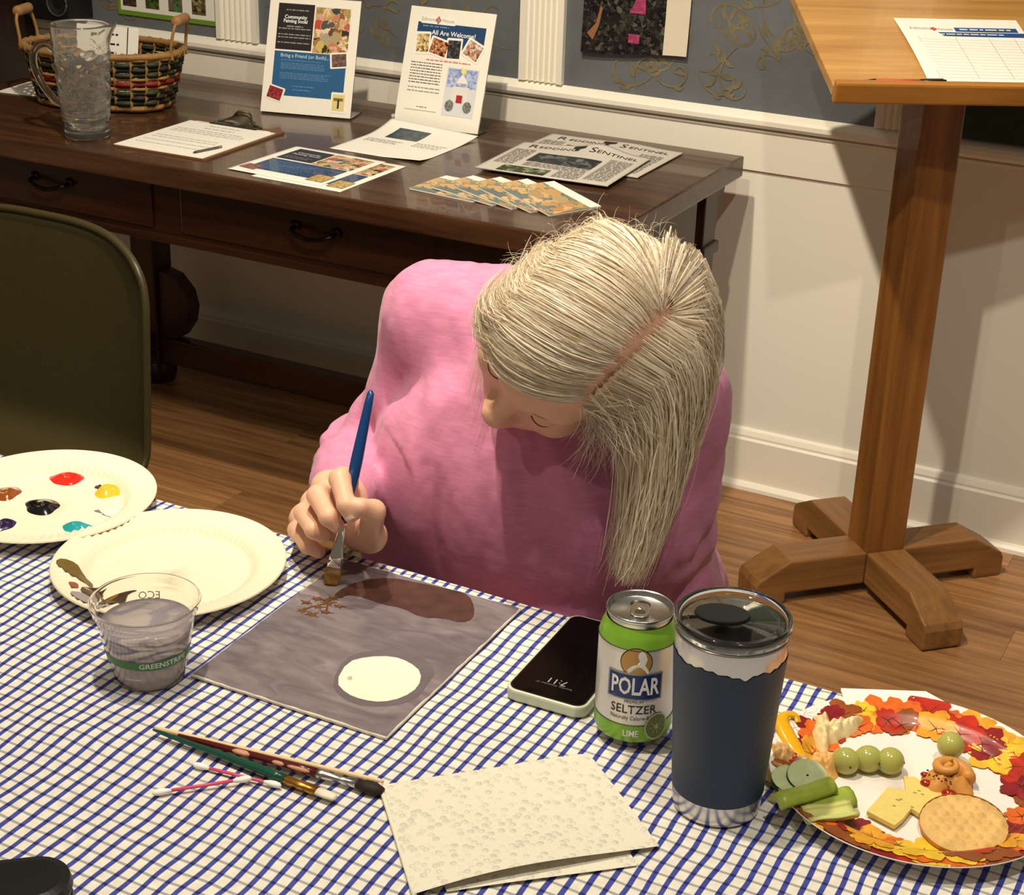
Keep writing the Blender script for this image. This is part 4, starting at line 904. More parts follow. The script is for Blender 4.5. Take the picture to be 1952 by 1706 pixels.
# ------------------------------------------------------------------ paper towel (folded, two layers)
def towelmat():
    m, nt, b = nodes('quilted_paper_towel'); L = nt.links.new
    v = coords(nt, 'UV', (150,150,1), rot=(0,0,.4)); vo = N(nt, 'ShaderNodeTexVoronoi', i_Scale=1.0, i_Randomness=.55); L(v, vo.inputs['Vector'])
    h1 = ramp(nt, vo.outputs['Distance'], [(.05, (1,1,1)), (.45, (0,0,0))])
    v2 = coords(nt, 'UV', (900,900,1)); n = N(nt, 'ShaderNodeTexNoise', i_Scale=1.0, i_Detail=2.0); L(v2, n.inputs['Vector'])
    ad = N(nt, 'ShaderNodeMath', operation='MULTIPLY_ADD', i_1=.35); L(n.outputs[0], ad.inputs[0]); L(h1, ad.inputs[2])
    bp = N(nt, 'ShaderNodeBump', i_Strength=1.0, i_Distance=.0020); L(ad.outputs[0], bp.inputs['Height']); L(bp.outputs[0], b.inputs['Normal'])
    b.inputs['Base Color'].default_value = (*lin((234,228,210)), 1); b.inputs['Roughness'].default_value = .9
    return m
TOW = towelmat()
g = empty('paper_towel', 'folded quilted paper towel in front of the can', 'paper towel', (0,0,0))
def bil(P, u, v): return (P[0]*(1-u)+P[1]*u)*(1-v)+(P[3]*(1-u)+P[2]*u)*v
q1 = [at(x, y, TT+.004) for x, y in ((790,1704),(1257,1613),(1121,1430),(724,1491))]
q2 = [at(x, y, TT+.001) for x, y in ((852,1700),(1214,1650),(1105,1438),(735,1500))]
for nm, q, z0, amp in (('upper_ply', q1, .0042, .0030), ('lower_ply', q2, .0012, .0006)):
    V, UV = [], []
    for j in range(31):
        for i in range(41):
            u, v = i/40, j/30; p = bil(q, u, v); sc = .0025*math.sin(v*44)*(.35 if i in (0,40) else 0)+(.0016*math.sin(i*1.9) if j==30 else 0)
            z = z0+amp*(math.sin(u*5+v*3)*.5+.5)*(1-abs(2*u-1)**4)*(.3+.7*(1-v)) - (.003*(v**3) if z0>.003 else 0) + (.004*max(0,1-v*3)*math.sin(math.pi*u) if z0>.003 else 0)
            V.append((p.x, p.y+sc*.4, TT+max(z,.0004))); UV.append((p.x, p.y))
    F = [(j*41+i, j*41+i+1, (j+1)*41+i+1, (j+1)*41+i) for j in range(30) for i in range(40)]
    o = mk(nm, (V, F), TOW, g, True, uv=UV)
V = [(p.x, p.y, TT+.0004+.0040*s) for p, s in ((q1[3],1),(q1[0],1),(q2[0],0),(q2[3],0))]
mk('fold_edge', tube([(q1[3].x+(q1[0].x-q1[3].x)*t, q1[3].y+(q1[0].y-q1[3].y)*t, TT+.0022) for t in np.linspace(0,1,9)], .0019, 8), TOW, g, True)
# ------------------------------------------------------------------ brushes, skewer, cotton swabs
def rod(name, label, cat, p0, p1, z, parts, group=None, tiltz=0):
    a, b = at(*p0, TT+z), at(*p1, TT+z); yaw = math.atan2(b.y-a.y, b.x-a.x); L = math.hypot(b.x-a.x, b.y-a.y)
    g = empty(name, label, cat, (a.x, a.y, TT+z), (0, -tiltz, yaw), group)
    for nm, seq, mat, fl in parts: mk(nm, tube([(L*t, 0, 0) for t, r in seq], [r for t, r in seq], 12, flat=fl, up=(0,0,1)), mat, g, True)
    return g
GRH = M('green_lacquer', (20,74,58), .25, coat=.4); MAR = M('maroon_lacquer', (84,18,20), .25, coat=.4); BRASS = M('brass_ferrule', (186,132,54), .28, .9)
rod('paintbrush', 'green handled flat paintbrush with white bristles on the tablecloth', 'paintbrush', (292,1391), (640,1521), .0052,
    (('handle', [(0,.0010),(.06,.0018),(.25,.0026),(.55,.0042),(.68,.0046),(.735,.0040)], GRH, 1), ('ferrule', [(.735,.0040),(.745,.0043),(.80,.0042),(.905,.0048)], BRASS, .75), ('bristles', [(.905,.0045),(.95,.0046),(.99,.0040),(1,.0026)], M('white_bristle', (236,228,206), .7), .55)))
rg = rod('paintbrush', 'chipped maroon paintbrush with dark round bristles on the tablecloth', 'paintbrush', (340,1402), (731,1508), .0050,
    (('handle', [(0,.0018),(.12,.0026),(.35,.0034),(.60,.0042),(.690,.0040)], MAR, 1), ('ferrule', [(.690,.0042),(.70,.0040),(.71,.0043),(.72,.0038),(.80,.0026),(.875,.0038)], STEEL, 1), ('bristles', [(.875,.0040),(.92,.0062),(.96,.0060),(1.0,.0030)], M('dark_bristle', (38,26,16), .7, vary=.2, vscale=300), .8)))
CHIP = M('bare_wood_chip', (206,150,118), .6)
for t0, t1 in ((.26,.34),(.44,.50),(.50,.62)): mk('paint_chip', [v for v in ()] or xf(tube([(.204*t,0,0) for t in np.linspace(t0,t1,5)], [.0020,.0034,.0036,.0036,.0024], 8, flat=.6), Matrix.Translation((0,-.0012,.0014))), CHIP, rg, True)
rod('wooden_skewer', 'thin pale wooden skewer beside the maroon paintbrush', 'skewer', (294,1387), (731,1490), .0022, (('shaft', [(0,.0008),(.03,.0019),(.98,.0019),(1,.0012)], M('birch_stick', (232,206,160), .6), 1), ('burnt_tip', [(-.004,.0004),(.0,.0009)], INK, 1)))
COT = M('cotton', (250,248,242), .95); PSW = M('pink_stick', (222,84,124), .4)
SW = lambda: (('stick', [(.05,.0014),(.95,.0014)], PSW, 1), ('cotton_tip', [(0,.0008),(.02,.0022),(.07,.0028),(.13,.0024),(.19,.0014)], COT, 1), ('cotton_tip', [(1,.0008),(.98,.0022),(.93,.0028),(.87,.0024),(.81,.0014)], COT, 1))
rod('cotton_swab', 'pink cotton swab touching the green paintbrush', 'cotton swab', (368,1457), (536,1498), .0030, SW(), 'pink cotton swabs')
rod('cotton_swab', 'pink cotton swab leaning on the other swab', 'cotton swab', (290,1512), (480,1487), .0031, SW(), 'pink cotton swabs', R(1.5))
# ------------------------------------------------------------------ black thing at the table's near edge
bp_ = at(85,1712,TT)
g = empty('eyeglasses_case', 'black rounded case lying on the tablecloth', 'case', (bp_.x-.02, bp_.y-.035, TT), (0,0,R(40)))
mk('shell_lower', prism(rrect(-.06,.06,-.028,.028,.027,8), 0, .014), BLACK, g, bev=.005); mk('shell_upper', prism(rrect(-.06,.06,-.028,.028,.027,8), .0145, .030), M('black_leatherette', (16,15,15), .4), g, bev=.009)
# ------------------------------------------------------------------ napkin and autumn plate with food
g = empty('paper_napkin', 'white paper napkin under the autumn leaf plate', 'napkin', (0,0,0))
npk = [at(x, y, TT+.001) for x, y in ((1603,1312),(1765,1318),(1950,1420),(1990,1520),(1640,1420))]
mk('sheet', prism([(p.x, p.y) for p in npk][::-1], TT+.0002, TT+.0012), PAPER, g)
mk('upper_fold', prism([(npk[0].x+.001, npk[0].y-.004),(npk[1].x, npk[1].y-.004),(npk[2].x-.003,npk[2].y-.006),(npk[3].x-.01,npk[3].y),(npk[4].x,npk[4].y)][::-1], TT+.0013, TT+.0021), PAPER, g)
AC = at(1748, 1484, TT+.014); AR = .119
AC = Vector((-.2105, 1.1475, 0)); 
g = empty('autumn_plate', 'round paper plate printed with red and yellow autumn leaves', 'plate', (AC.x, AC.y, TT+.0022))
AZ = TT+.0022
def ar_(r):
    k = r/AR
    if k < .70: return .0012
    t = min(1,(k-.70)/.13); z = .0012+.0085*(t*t*(3-2*t))
    return z + (.0045*(k-.83)/.17 if k > .83 else 0)
rr = [.0005,.04,.07,.08,.084,.088,.092,.096,.100,.105,.110,.115,.118,AR]; NA = 96
V = [(r*math.cos(2*math.pi*i/NA), r*math.sin(2*math.pi*i/NA), ar_(r)) for r in rr for i in range(NA)]
F = [(k*NA+i, k*NA+(i+1)%NA, (k+1)*NA+(i+1)%NA, (k+1)*NA+i) for k in range(len(rr)-1) for i in range(NA)]
o = mk('dish', (V, F), M('glossy_white_plate', (244,236,228), .3, coat=.3), g, True); md = o.modifiers.new('t','SOLIDIFY'); md.thickness = .001; md.offset = -1
LC = {'red':(186,44,24),'orange':(224,106,34),'yellow':(238,190,52),'brown':(150,78,34),'crimson':(140,28,36),'gold':(226,160,44)}
LMAT = {k: M('leaf_'+k, c, .35, vary=.28, vscale=70, coat=.3) for k, c in LC.items()}; VEIN = M('leaf_vein', (92,40,20), .4)
rn = random.Random(21)
def leaf_shape(kind, n=44):
    P = []
    for i in range(n):
        a = 2*math.pi*i/n
        if kind == 0: r = .55+.30*abs(math.cos(2.5*a))**1.2+.10*abs(math.cos(7.5*a))
        elif kind == 1: r = .50+.16*math.cos(2*a)+.10*abs(math.sin(6*a))
        else: r = .55+.12*math.cos(a)+.14*abs(math.sin(4*a))
        P.append((r*math.cos(a), r*math.sin(a)*(1 if kind==0 else .8)))
    return P
seq = ['red','yellow','orange','brown','gold','crimson']; zi = 0
for ring, (rad, cnt, sz) in enumerate(((.111,38,.026),(.098,34,.027),(.088,26,.023))):
    for k in range(cnt):
        a = 2*math.pi*(k+.5*ring+rn.uniform(-.25,.25))/cnt; cx_, cy_ = (rad+rn.uniform(-.005,.004))*math.cos(a), (rad+rn.uniform(-.005,.004))*math.sin(a)
        kind = rn.choice((0,0,1,2)); s = sz*rn.uniform(.8,1.15); ro = rn.uniform(0,6.28); P = leaf_shape(kind); zi += 1; off = .0004+.000025*zi; V, F = [], []; n = len(P)
        def pt(x, y):
            X_, Y_ = cx_+s*(x*math.cos(ro)-y*math.sin(ro)), cy_+s*(x*math.sin(ro)+y*math.cos(ro)); q = math.hypot(X_, Y_)
            if q > AR-.0005: X_, Y_ = X_*(AR-.0005)/q, Y_*(AR-.0005)/q; q = AR-.0005
            return (X_, Y_, ar_(q)+off)
        for t in [1-.07*q for q in range(14)]: V += [pt(x*t, y*t) for x, y in P]
        V.append(pt(0,0))
        for q in range(13): F += [(q*n+i, q*n+(i+1)%n, (q+1)*n+(i+1)%n, (q+1)*n+i) for i in range(n)]
        F += [(13*n+i, 13*n+(i+1)%n, 14*n) for i in range(n)]
        lf_ = mk('printed_leaf', (V, F), LMAT[rn.choice(seq)], g, True)
        Vv, Fv = [], []
        for va in ((0,1.0),(1.25,.7),(-1.25,.7),(2.5,.6),(-2.5,.6)):
            x1_, y1_ = .62*va[1]*math.cos(va[0]), .62*va[1]*math.sin(va[0]); b_ = len(Vv)
            p0_, p1_ = pt(0,0), pt(x1_,y1_); nx, ny = -(p1_[1]-p0_[1]), p1_[0]-p0_[0]; L = math.hypot(nx,ny) or 1
            Vv += [(p0_[0]+nx/L*.0004, p0_[1]+ny/L*.0004, p0_[2]+.00014), (p0_[0]-nx/L*.0004, p0_[1]-ny/L*.0004, p0_[2]+.00014), (p1_[0], p1_[1], p1_[2]+.00022)]; Fv.append((b_,b_+1,b_+2))
        tag(mk('leaf_veins', (Vv, Fv), VEIN, lf_), kind='stuff')
FZ = AZ+.0016
def fpos(px, py, h=0): return at(px, py, FZ+h)
GRAPE = M('green_grape', (192,192,104), .18, sss=.25, trans=.15, vary=.08, vscale=60)
for k, (px, py, lab, up) in enumerate(((1612,1452,'green grape nearest the celery in the row of three',0),(1655,1448,'green grape in the middle of the row of three',0),(1697,1452,'green grape at the cheese end of the row of three',0),(1812,1422,'single green grape behind the hummus dollop',.006))):
    P = fpos(px, py, .0105+up); gg = empty('grape', lab, 'grape', (P.x, P.y, FZ+up), (0,0,R(30*k)), 'green grapes')
    mk('flesh', ball((0,0,.0112), (.0118,.0112,.0112), 24, 16), GRAPE, gg, True); mk('stem_scar', ball((.006,-.0088,.0125), (.0016,.0010,.0016), 8, 6), M('stem_brown', (104,84,36), .7), gg)
# cracker
P = fpos(1836, 1578, .006); g = empty('round_cracker', 'round golden cracker with dimples on the autumn plate', 'cracker', (P.x, P.y, FZ+.0055), (R(7),R(-4),R(20)))
def crk(u, v):
    a = 2*math.pi*u; r = .0335*v*(1+.012*math.cos(28*a)*max(0,v-.9)*10); x, y = r*math.cos(a), r*math.sin(a)
    bmp = 0
    for i in range(-4,5):
        for j in range(-4,5):
            bx, by = (i+.5*(j%2))*.0092, j*.0080
            if math.hypot(bx,by) < .028: bmp = max(bmp, math.exp(-((x-bx)**2+(y-by)**2)/(2*.0022**2)))
    return (x, y, .0066-.0022*max(0,v-.8)**2*25+.0024*bmp)
CRK = M('cracker_crust', (226,184,112), .6, vary=.16, vscale=90, bump=.3, bscale=700)
mk('crust', gridg(crk, 96, 34, True), CRK, g, True); mk('base', lathe([(.001,0),(.031,.0002),(.0337,.0022),(.0338,.0045),(.0335,.0058)], 64, False), M('toasted_edge', (206,146,72), .65, vary=.2, vscale=80), g, True)
# cheese slices
CHS = M('havarti_cheese', (232,208,120), .45, sss=.1, vary=.05, vscale=200)
for lab, pts, z0, th in (('thin pale cheese slice under the bitten slice', ((1722,1478),(1745,1480),(1805,1516),(1770,1560),(1735,1545)), 0, .003), ('bitten pale cheese slice on the autumn plate', ((1652,1545),(1692,1500),(1722,1504),(1785,1527),(1800,1530),(1776,1544),(1752,1550),(1738,1540),(1722,1560),(1706,1573)), .0032, .0042)):
    q = [fpos(x, y, z0+th) for x, y in pts]; c = sum(q, Vector())/len(q); g = empty('cheese_slice', lab, 'cheese', (c.x, c.y, FZ+z0))
    mk('slice', prism([(p.x-c.x, p.y-c.y) for p in q], 0, th), CHS, g, bev=.0007)
    gs = [ball((rn.uniform(-.012,.008), rn.uniform(-.006,.006), th), (.0016,.0009,.0002), 8, 5) for _ in range(5)]
    tag(mk('flecks', join(*gs), M('herb_fleck', (150,130,60), .6), g), kind='stuff')
# celery sticks
CEL = M('celery_green', (156,176,64), .35, vary=.14, vscale=120, sss=.1); CELI = M('celery_inner', (206,208,126), .45)
for k, (lab, p0, p1, z0, rad, ro, m) in enumerate((('celery stick lying across the other celery', (1480,1520), (1586,1488), .017, .0088, 0, CEL), ('thick celery stick between two others', (1532,1530), (1622,1512), .006, .0115, 20, CEL), ('celery stick with its pale hollow side up', (1536,1556), (1628,1544), .006, .0100, 0, CELI))):
    a, b = fpos(*p0, z0+.006), fpos(*p1, z0+.006); L = math.hypot(b.x-a.x,b.y-a.y); g = empty('celery_stick', lab, 'celery', (a.x, a.y, FZ+z0), (0,0,math.atan2(b.y-a.y,b.x-a.x)))
    sec = []
    for i in range(13):
        t = R(180*i/12); rib = 1+.04*math.cos(t*14); sec.append((-rad*rib*math.cos(t), rad*rib*math.sin(t)*.85))
    inn = [(x*.55, y*.35) for x, y in reversed(sec)]
    poly = sec+inn
    if k == 2: poly = [(x, rad*.9-y) for x, y in poly]
    V, F = [], []; n = len(poly)
    for j in range(9): V += [(L*j/8, y, z+.0006*math.sin(j)) for y, z in poly]
    for j in range(8): F += [(j*n+i, j*n+(i+1)%n, (j+1)*n+(i+1)%n, (j+1)*n+i) for i in range(n)]
    F += [tuple(reversed(range(n))), tuple(8*n+i for i in range(n))]
    mk('stalk', (V, F), m, g, True); mk('cut_end', prism([(y,z) for y,z in poly], 0, .0003), CELI, g, rot=(R(90),0,R(90)), loc=(-.0004,0,0))
# cucumber slices
for k, (px, py, z0, tl, lab) in enumerate(((1538,1484,.014,16,'cucumber slice leaning on the celery'), (1506,1494,.010,6,'cucumber slice half hidden under the celery'))):
    P = fpos(px, py, z0); g = empty('cucumber_slice', lab, 'cucumber', (P.x, P.y, FZ+z0), (R(tl),R(8),R(15*k)))
    mk('skin', lathe([(.0160,0),(.0166,.0012),(.0166,.0034),(.0160,.0046)], 40, False), M('cucumber_skin', (44,76,30), .35), g, True); mk('flesh', lathe([(.001,.0044),(.012,.0045),(.0160,.0046)], 40, False), M('cucumber_flesh', (196,208,156), .3, vary=.12, vscale=150, sss=.1), g, True)
    mk('underside', lathe([(.001,0),(.0160,0)], 40, False), M('cucumber_pale', (186,200,140), .4), g)
# yellow pepper strip
P = [fpos(x, y, h) for x, y, h in ((1528,1445,.006),(1512,1422,.010),(1498,1398,.013),(1490,1376,.016),(1500,1362,.018),(1516,1364,.016),(1522,1378,.012))]
g = empty('pepper_strip', 'curved yellow bell pepper strip at the plate rim', 'pepper', (P[0].x, P[0].y, FZ)); Q = spline([p-Vector(g.location) for p in P], 6)
mk('strip', tube(Q, [.0035+.0045*math.sin(math.pi*min(1,(i+2)/26)) for i in range(len(Q))], 12, flat=.55), M('yellow_pepper', (240,178,22), .22, coat=.5, sss=.1), g, True)
# spooned salads and dips: lumpy mounds
def pn(x, y, z):
    i, j, k = math.floor(x), math.floor(y), math.floor(z); f = [t-math.floor(t) for t in (x,y,z)]; f = [t*t*(3-2*t) for t in f]; r = 0
    for a in (0,1):
        for b in (0,1):
            hsh = math.sin((i+a)*127.1+(j+b)*311.7+k*74.7)*43758.5453; r += (f[0] if a else 1-f[0])*(f[1] if b else 1-f[1])*(hsh-math.floor(hsh))
    return 2*r-1
def lump(name, label, cat, px, py, wx, wy, hh, mat, seed, rough=.5, yaw=0, base=0):
    P = fpos(px, py, hh*.4+base); g = empty(name, label, cat, (P.x, P.y, FZ+base), (0,0,R(yaw)))
    def f(u, v):
        a = 2*math.pi*u; rad = 1+.14*math.sin(3*a+seed)+.10*math.sin(5*a+seed*2)
        x, y = wx*rad*v*math.cos(a), wy*rad*v*math.sin(a); z = hh*(1-v**2.4)*(1+rough*pn(x*110+seed, y*110, seed)+rough*.6*pn(x*340, y*340+seed, seed))
        return (x, y, max(0,z))
    mk('mound', gridg(f, 72, 26, True), mat, g, True); return g
lump('salad_scoop', 'beige chicken salad scoop beside the cucumber', 'salad', 1497, 1452, .026, .021, .019, M('chicken_salad', (212,170,110), .6, vary=.3, vscale=160), 1.3)
lump('dip_spread', 'orange buffalo dip streak between pepper and grapes', 'dip', 1570, 1458, .015, .030, .015, M('orange_dip', (232,180,104), .45, vary=.22, vscale=120), 4.1, .35, -18)
lump('dip_spread', 'pale herb dip streak at the plate rim', 'dip', 1566, 1392, .013, .026, .016, M('pale_dip', (238,218,162), .45, vary=.12, vscale=100), 7.7, .30, 25)
lump('dip_spread', 'curl of cream cheese dip beside the printed leaves', 'dip', 1606, 1386, .009, .026, .016, M('cream_dip', (240,224,172), .4, vary=.1, vscale=100), 9.2, .30, -28)
g = lump('hummus_dollop', 'swirled hummus dollop with red pepper bits', 'hummus', 1808, 1482, .021, .021, .016, M('hummus', (214,150,74), .4, vary=.12, vscale=80), 2.2, .10)
P = [Vector((.016*(1-t)*math.cos(t*9), .016*(1-t)*math.sin(t*9), .010+.014*t)) for t in np.linspace(0,1,30)]
mk('swirl', tube(P, [.0058*(1-.8*t) for t in np.linspace(0,1,30)], 10), g.children[0].data.materials[0], g, True)
RP = M('roasted_red_pepper', (156,30,14), .15, coat=.6)
for x, y, z, s in ((-.014,-.014,.004,.0055),(.006,-.019,.004,.0068),(-.018,-.004,.005,.004)): mk('red_pepper_bit', ball((x,y,z), (s,s*.7,s*.6), 14, 8), RP, g, True)
gs = [ball((rn.uniform(-.016,.006), rn.uniform(-.016,-.006), .010+rn.uniform(0,.003)), (.0011,.0009,.0007), 6, 5) for _ in range(22)]
tag(mk('spice_flecks', join(*gs), M('dark_spice', (90,36,16), .6), g), kind='stuff')
# ================================================================== PERSON
class Field:
    """signed distance on a grid; primitives are blended in with a smooth minimum and meshed with surface nets"""
    def __init__(s, lo, hi, h):
        s.lo = np.array(lo, np.float32); s.h = h; s.n = np.ceil((np.array(hi)-np.array(lo))/h).astype(int)+1
        s.d = np.full(s.n, .05, np.float32)
    def blk(s, lo, hi):
        a = np.clip(np.floor((np.array(lo)-s.lo)/s.h).astype(int), 0, s.n-1); b = np.clip(np.ceil((np.array(hi)-s.lo)/s.h).astype(int)+1, 1, s.n)
        sl = tuple(slice(int(x), int(y)) for x, y in zip(a, b))
        ax = [(s.lo[k]+s.h*np.arange(a[k], b[k])).astype(np.float32) for k in range(3)]
        return sl, np.meshgrid(*ax, indexing='ij', sparse=True)
    def put(s, sl, d, k, sub=False):
        o = s.d[sl]
        if sub:
            d = -d; hh = np.maximum(k-np.abs(o-d), 0)/k; s.d[sl] = np.maximum(o, d)+hh*hh*k*.25
        else:
            hh = np.maximum(k-np.abs(o-d), 0)/k; s.d[sl] = np.minimum(o, d)-hh*hh*k*.25
    def cone(s, a, b, r1, r2, k=.01, sub=False):
        a, b = np.array(a, float), np.array(b, float); m = max(r1, r2)+k+.03
        sl, (X, Y, Z) = s.blk(np.minimum(a,b)-m, np.maximum(a,b)+m); v = b-a; L2 = max(float(v@v), 1e-12)
        t = np.clip(((X-a[0])*v[0]+(Y-a[1])*v[1]+(Z-a[2])*v[2])/L2, 0, 1)
        d = np.sqrt((X-a[0]-t*v[0])**2+(Y-a[1]-t*v[1])**2+(Z-a[2]-t*v[2])**2)-(r1+(r2-r1)*t)
        s.put(sl, d.astype(np.float32), k, sub)
    def chain(s, P, Rr, k=.01):
        for i in range(len(P)-1): s.cone(P[i], P[i+1], Rr[i], Rr[i+1], k)
    def ell(s, c, r, A=None, k=.01, sub=False):
        c, r = np.array(c, float), np.array(r, float); A = np.eye(3) if A is None else np.array(A, float); m = r.max()+k+.03   # columns of A: the axes
        sl, (X, Y, Z) = s.blk(c-m, c+m); q = [((X-c[0])*A[0,j]+(Y-c[1])*A[1,j]+(Z-c[2])*A[2,j]) for j in range(3)]
        k0 = np.sqrt(sum((q[j]/r[j])**2 for j in range(3))); k1 = np.sqrt(sum((q[j]/r[j]**2)**2 for j in range(3)))+1e-9
        s.put(sl, (k0*(k0-1)/k1).astype(np.float32), k, sub)
    def mesh(s):
        d = s.d; neg = d < 0; n = np.array(d.shape)-1
        cnt = np.zeros(n, np.int8)
        for i in (0,1):
            for j in (0,1):
                for k in (0,1): cnt += neg[i:i+n[0], j:j+n[1], k:k+n[2]]
        act = (cnt > 0) & (cnt < 8); I, J, K = np.nonzero(act); idx = np.full(n, -1, np.int32); idx[act] = np.arange(len(I))
        acc = np.zeros((len(I),3)); num = np.zeros(len(I))
        cs = [(i,j,k) for i in (0,1) for j in (0,1) for k in (0,1)]
        for p in cs:
            for q in cs:
                if sum(abs(a-b) for a,b in zip(p,q)) == 1 and p < q:
                    A = d[I+p[0],J+p[1],K+p[2]]; B = d[I+q[0],J+q[1],K+q[2]]; m = (A<0) != (B<0); t = A/(A-B+1e-20)
                    pos = np.array(p)[None]+t[:,None]*(np.array(q)-np.array(p))[None]; acc[m] += pos[m]; num[m] += 1
        V = s.lo+s.h*(np.stack([I,J,K],1)+acc/num[:,None]); F = []
        for ax in range(3):
            o1, o2 = [(1,2),(2,0),(0,1)][ax]
            sl0 = [slice(1,-1)]*3; sl1 = [slice(1,-1)]*3; sl0[ax] = slice(0,-1); sl1[ax] = slice(1,None)
            a, b = neg[tuple(sl0)], neg[tuple(sl1)]; c = np.nonzero(a != b); g = np.stack(c,1); g[:,o1] += 1; g[:,o2] += 1
            fl = a[c]
            def cell(d1, d2):
                h = g.copy(); h[:,o1] += d1; h[:,o2] += d2; return idx[h[:,0],h[:,1],h[:,2]]
            q = np.stack([cell(-1,-1), cell(0,-1), cell(0,0), cell(-1,0)], 1); q[~fl] = q[~fl][:, ::-1]; F.append(q)
        F = np.concatenate(F); F = F[(F >= 0).all(1)]
        return V, F
def quads(name, V, F, mat, par=None):
    me = bpy.data.meshes.new(name); me.vertices.add(len(V)); me.vertices.foreach_set('co', np.asarray(V, np.float32).ravel())
    k = F.shape[1]; me.loops.add(F.size); me.loops.foreach_set('vertex_index', F.astype(np.int32).ravel()); me.polygons.add(len(F)); me.polygons.foreach_set('loop_start', np.arange(0, F.size, k, dtype=np.int32))
    me.update(calc_edges=True); me.polygons.foreach_set('use_smooth', np.ones(len(F), bool)); me.materials.append(mat); me.validate()
    o = bpy.data.objects.new(name, me); COL.objects.link(o); o.parent = par; return o
def relax(V, F, it=1, w=.5):
    for _ in range(it):
        S = np.zeros_like(V); C = np.zeros(len(V))
        for a, b in ((0,1),(1,2),(2,3),(3,0)):
            np.add.at(S, F[:,a], V[F[:,b]]); np.add.at(C, F[:,a], 1); np.add.at(S, F[:,b], V[F[:,a]]); np.add.at(C, F[:,b], 1)
        V = V*(1-w)+w*S/np.maximum(C,1)[:,None]
    return V
def normals(V, F):
    n = np.cross(V[F[:,2]]-V[F[:,0]], V[F[:,3]]-V[F[:,1]]); N_ = np.zeros_like(V)
    for k in range(4): np.add.at(N_, F[:,k], n)
    return N_/(np.linalg.norm(N_,axis=1)[:,None]+1e-12)
def vnoise(P, seed=0):
    P = np.asarray(P, float); i = np.floor(P).astype(np.int64); f = P-i; f = f*f*(3-2*f)
    def hsh(a): 
        n = (a[:,0]*374761393+a[:,1]*668265263+a[:,2]*2147483647+seed*974711) & 0x7fffffff; n = ((n ^ (n >> 13))*1274126177) & 0x7fffffff; return (n ^ (n >> 16)) % 10007/10007.
    r = 0
    for x in (0,1):
        for y in (0,1):
            for z in (0,1):
                w_ = (f[:,0] if x else 1-f[:,0])*(f[:,1] if y else 1-f[:,1])*(f[:,2] if z else 1-f[:,2]); r = r+w_*hsh(i+np.array([x,y,z]))
    return r*2-1
A3 = lambda v: np.array((v.x, v.y, v.z))
# ---- head frame: she looks down at the brush, crown towards the viewer
HCEN = aty(1104, 646, 1.372)
toC = (CAM-HCEN).normalized(); vr = (CR-toC*CR.dot(toC)).normalized(); vu = toC.cross(vr)
PH = R(19)
img = (-.74*vr-.67*vu).normalized()                      # where the face points in the picture
HF = math.cos(PH)*img+math.sin(PH)*toC; HU = math.cos(PH)*toC-math.sin(PH)*img; HL = HU.cross(HF)*-1
HL = HF.cross(HU)*-1 if False else HU.cross(HF)
# HL must be her own left (picture right and down)
if HL.dot(vr) < 0: HL = -HL
HM = np.array([A3(HL), A3(HF), A3(HU)]).T               # columns: left, forward, up
H0 = A3(HCEN)
def hd(x, y, z): return H0+HM@np.array((x,y,z))
SKIN = M('skin', (224,176,148), .48, sss=.18, vary=.05, vscale=25, bump=.06, bscale=500)
# ---- joints (picture positions with a depth each)
J = lambda px, py, Y: A3(aty(px, py, Y))
neckb = np.array((-.722,1.520,.930)); shR = J(830,604,1.500); shL = J(1286,752,1.480)
elR = J(690,872,1.500); wrR = J(648,955,1.318)
elL = J(1262,1095,1.500); wrL = np.array((-.66,1.36,.615))
FD = Field((-1.06,1.10,.52), (-.40,1.75,1.16), .0022)
# skull and face
FD.ell(hd(0,-.012,.022), (.074,.094,.085), HM, .02); FD.ell(hd(0,.030,.010), (.063,.062,.060), HM, .02)
FD.ell(hd(0,.030,-.050), (.056,.054,.072), HM, .02); FD.ell(hd(0,.062,-.100), (.026,.024,.020), HM, .03)
for s in (-1,1):
    FD.ell(hd(s*.040,.054,-.042), (.024,.026,.024), HM, .02); FD.cone(hd(s*.010,.083,.012), hd(s*.044,.068,.014), .0085, .008, .012)
    FD.ell(hd(s*.031,.092,-.010), (.015,.012,.0095), HM, .010, True); FD.ell(hd(s*.031,.0715,-.010), (.0145,.0145,.0125), HM, .003)
    FD.ell(hd(s*.0125,.092,-.050), (.0080,.010,.0075), HM, .006); FD.ell(hd(s*.073,-.012,-.025), (.009,.019,.031), HM, .006); FD.ell(hd(s*.081,-.006,-.025), (.006,.011,.020), HM, .005, True)
FD.cone(hd(0,.078,.006), hd(0,.100,-.040), .0085, .0115, .014); FD.ell(hd(0,.104,-.043), (.0125,.0105,.0105), HM, .008)
FD.ell(hd(0,.056,-.070), (.040,.030,.032), HM, .02); FD.ell(hd(0,.083,-.073), (.022,.0085,.0062), HM, .006); FD.ell(hd(0,.081,-.083), (.019,.0085,.0068), HM, .006)
FD.cone(hd(0,-.030,-.065), neckb, .044, .046, .03); FD.cone(hd(0,.01,-.085), neckb+np.array((0,-.02,.0)), .036, .040, .03)
# trunk and arms below the clothes
FD.cone(neckb, (-.73,1.56,.70), .07, .09, .04); FD.cone((-.73,1.56,.70), (-.74,1.62,.56), .09, .09, .04)
FD.cone(neckb+np.array((0,.01,-.03)), shR, .05, .038, .03); FD.cone(neckb+np.array((0,.01,-.03)), shL, .05, .038, .03)
FD.cone(shR, elR, .036, .030, .02); FD.cone(elR, wrR, .030, .0235, .02); FD.cone(shL, elL, .036, .030, .02); FD.cone(elL, wrL, .030, .0235, .02)
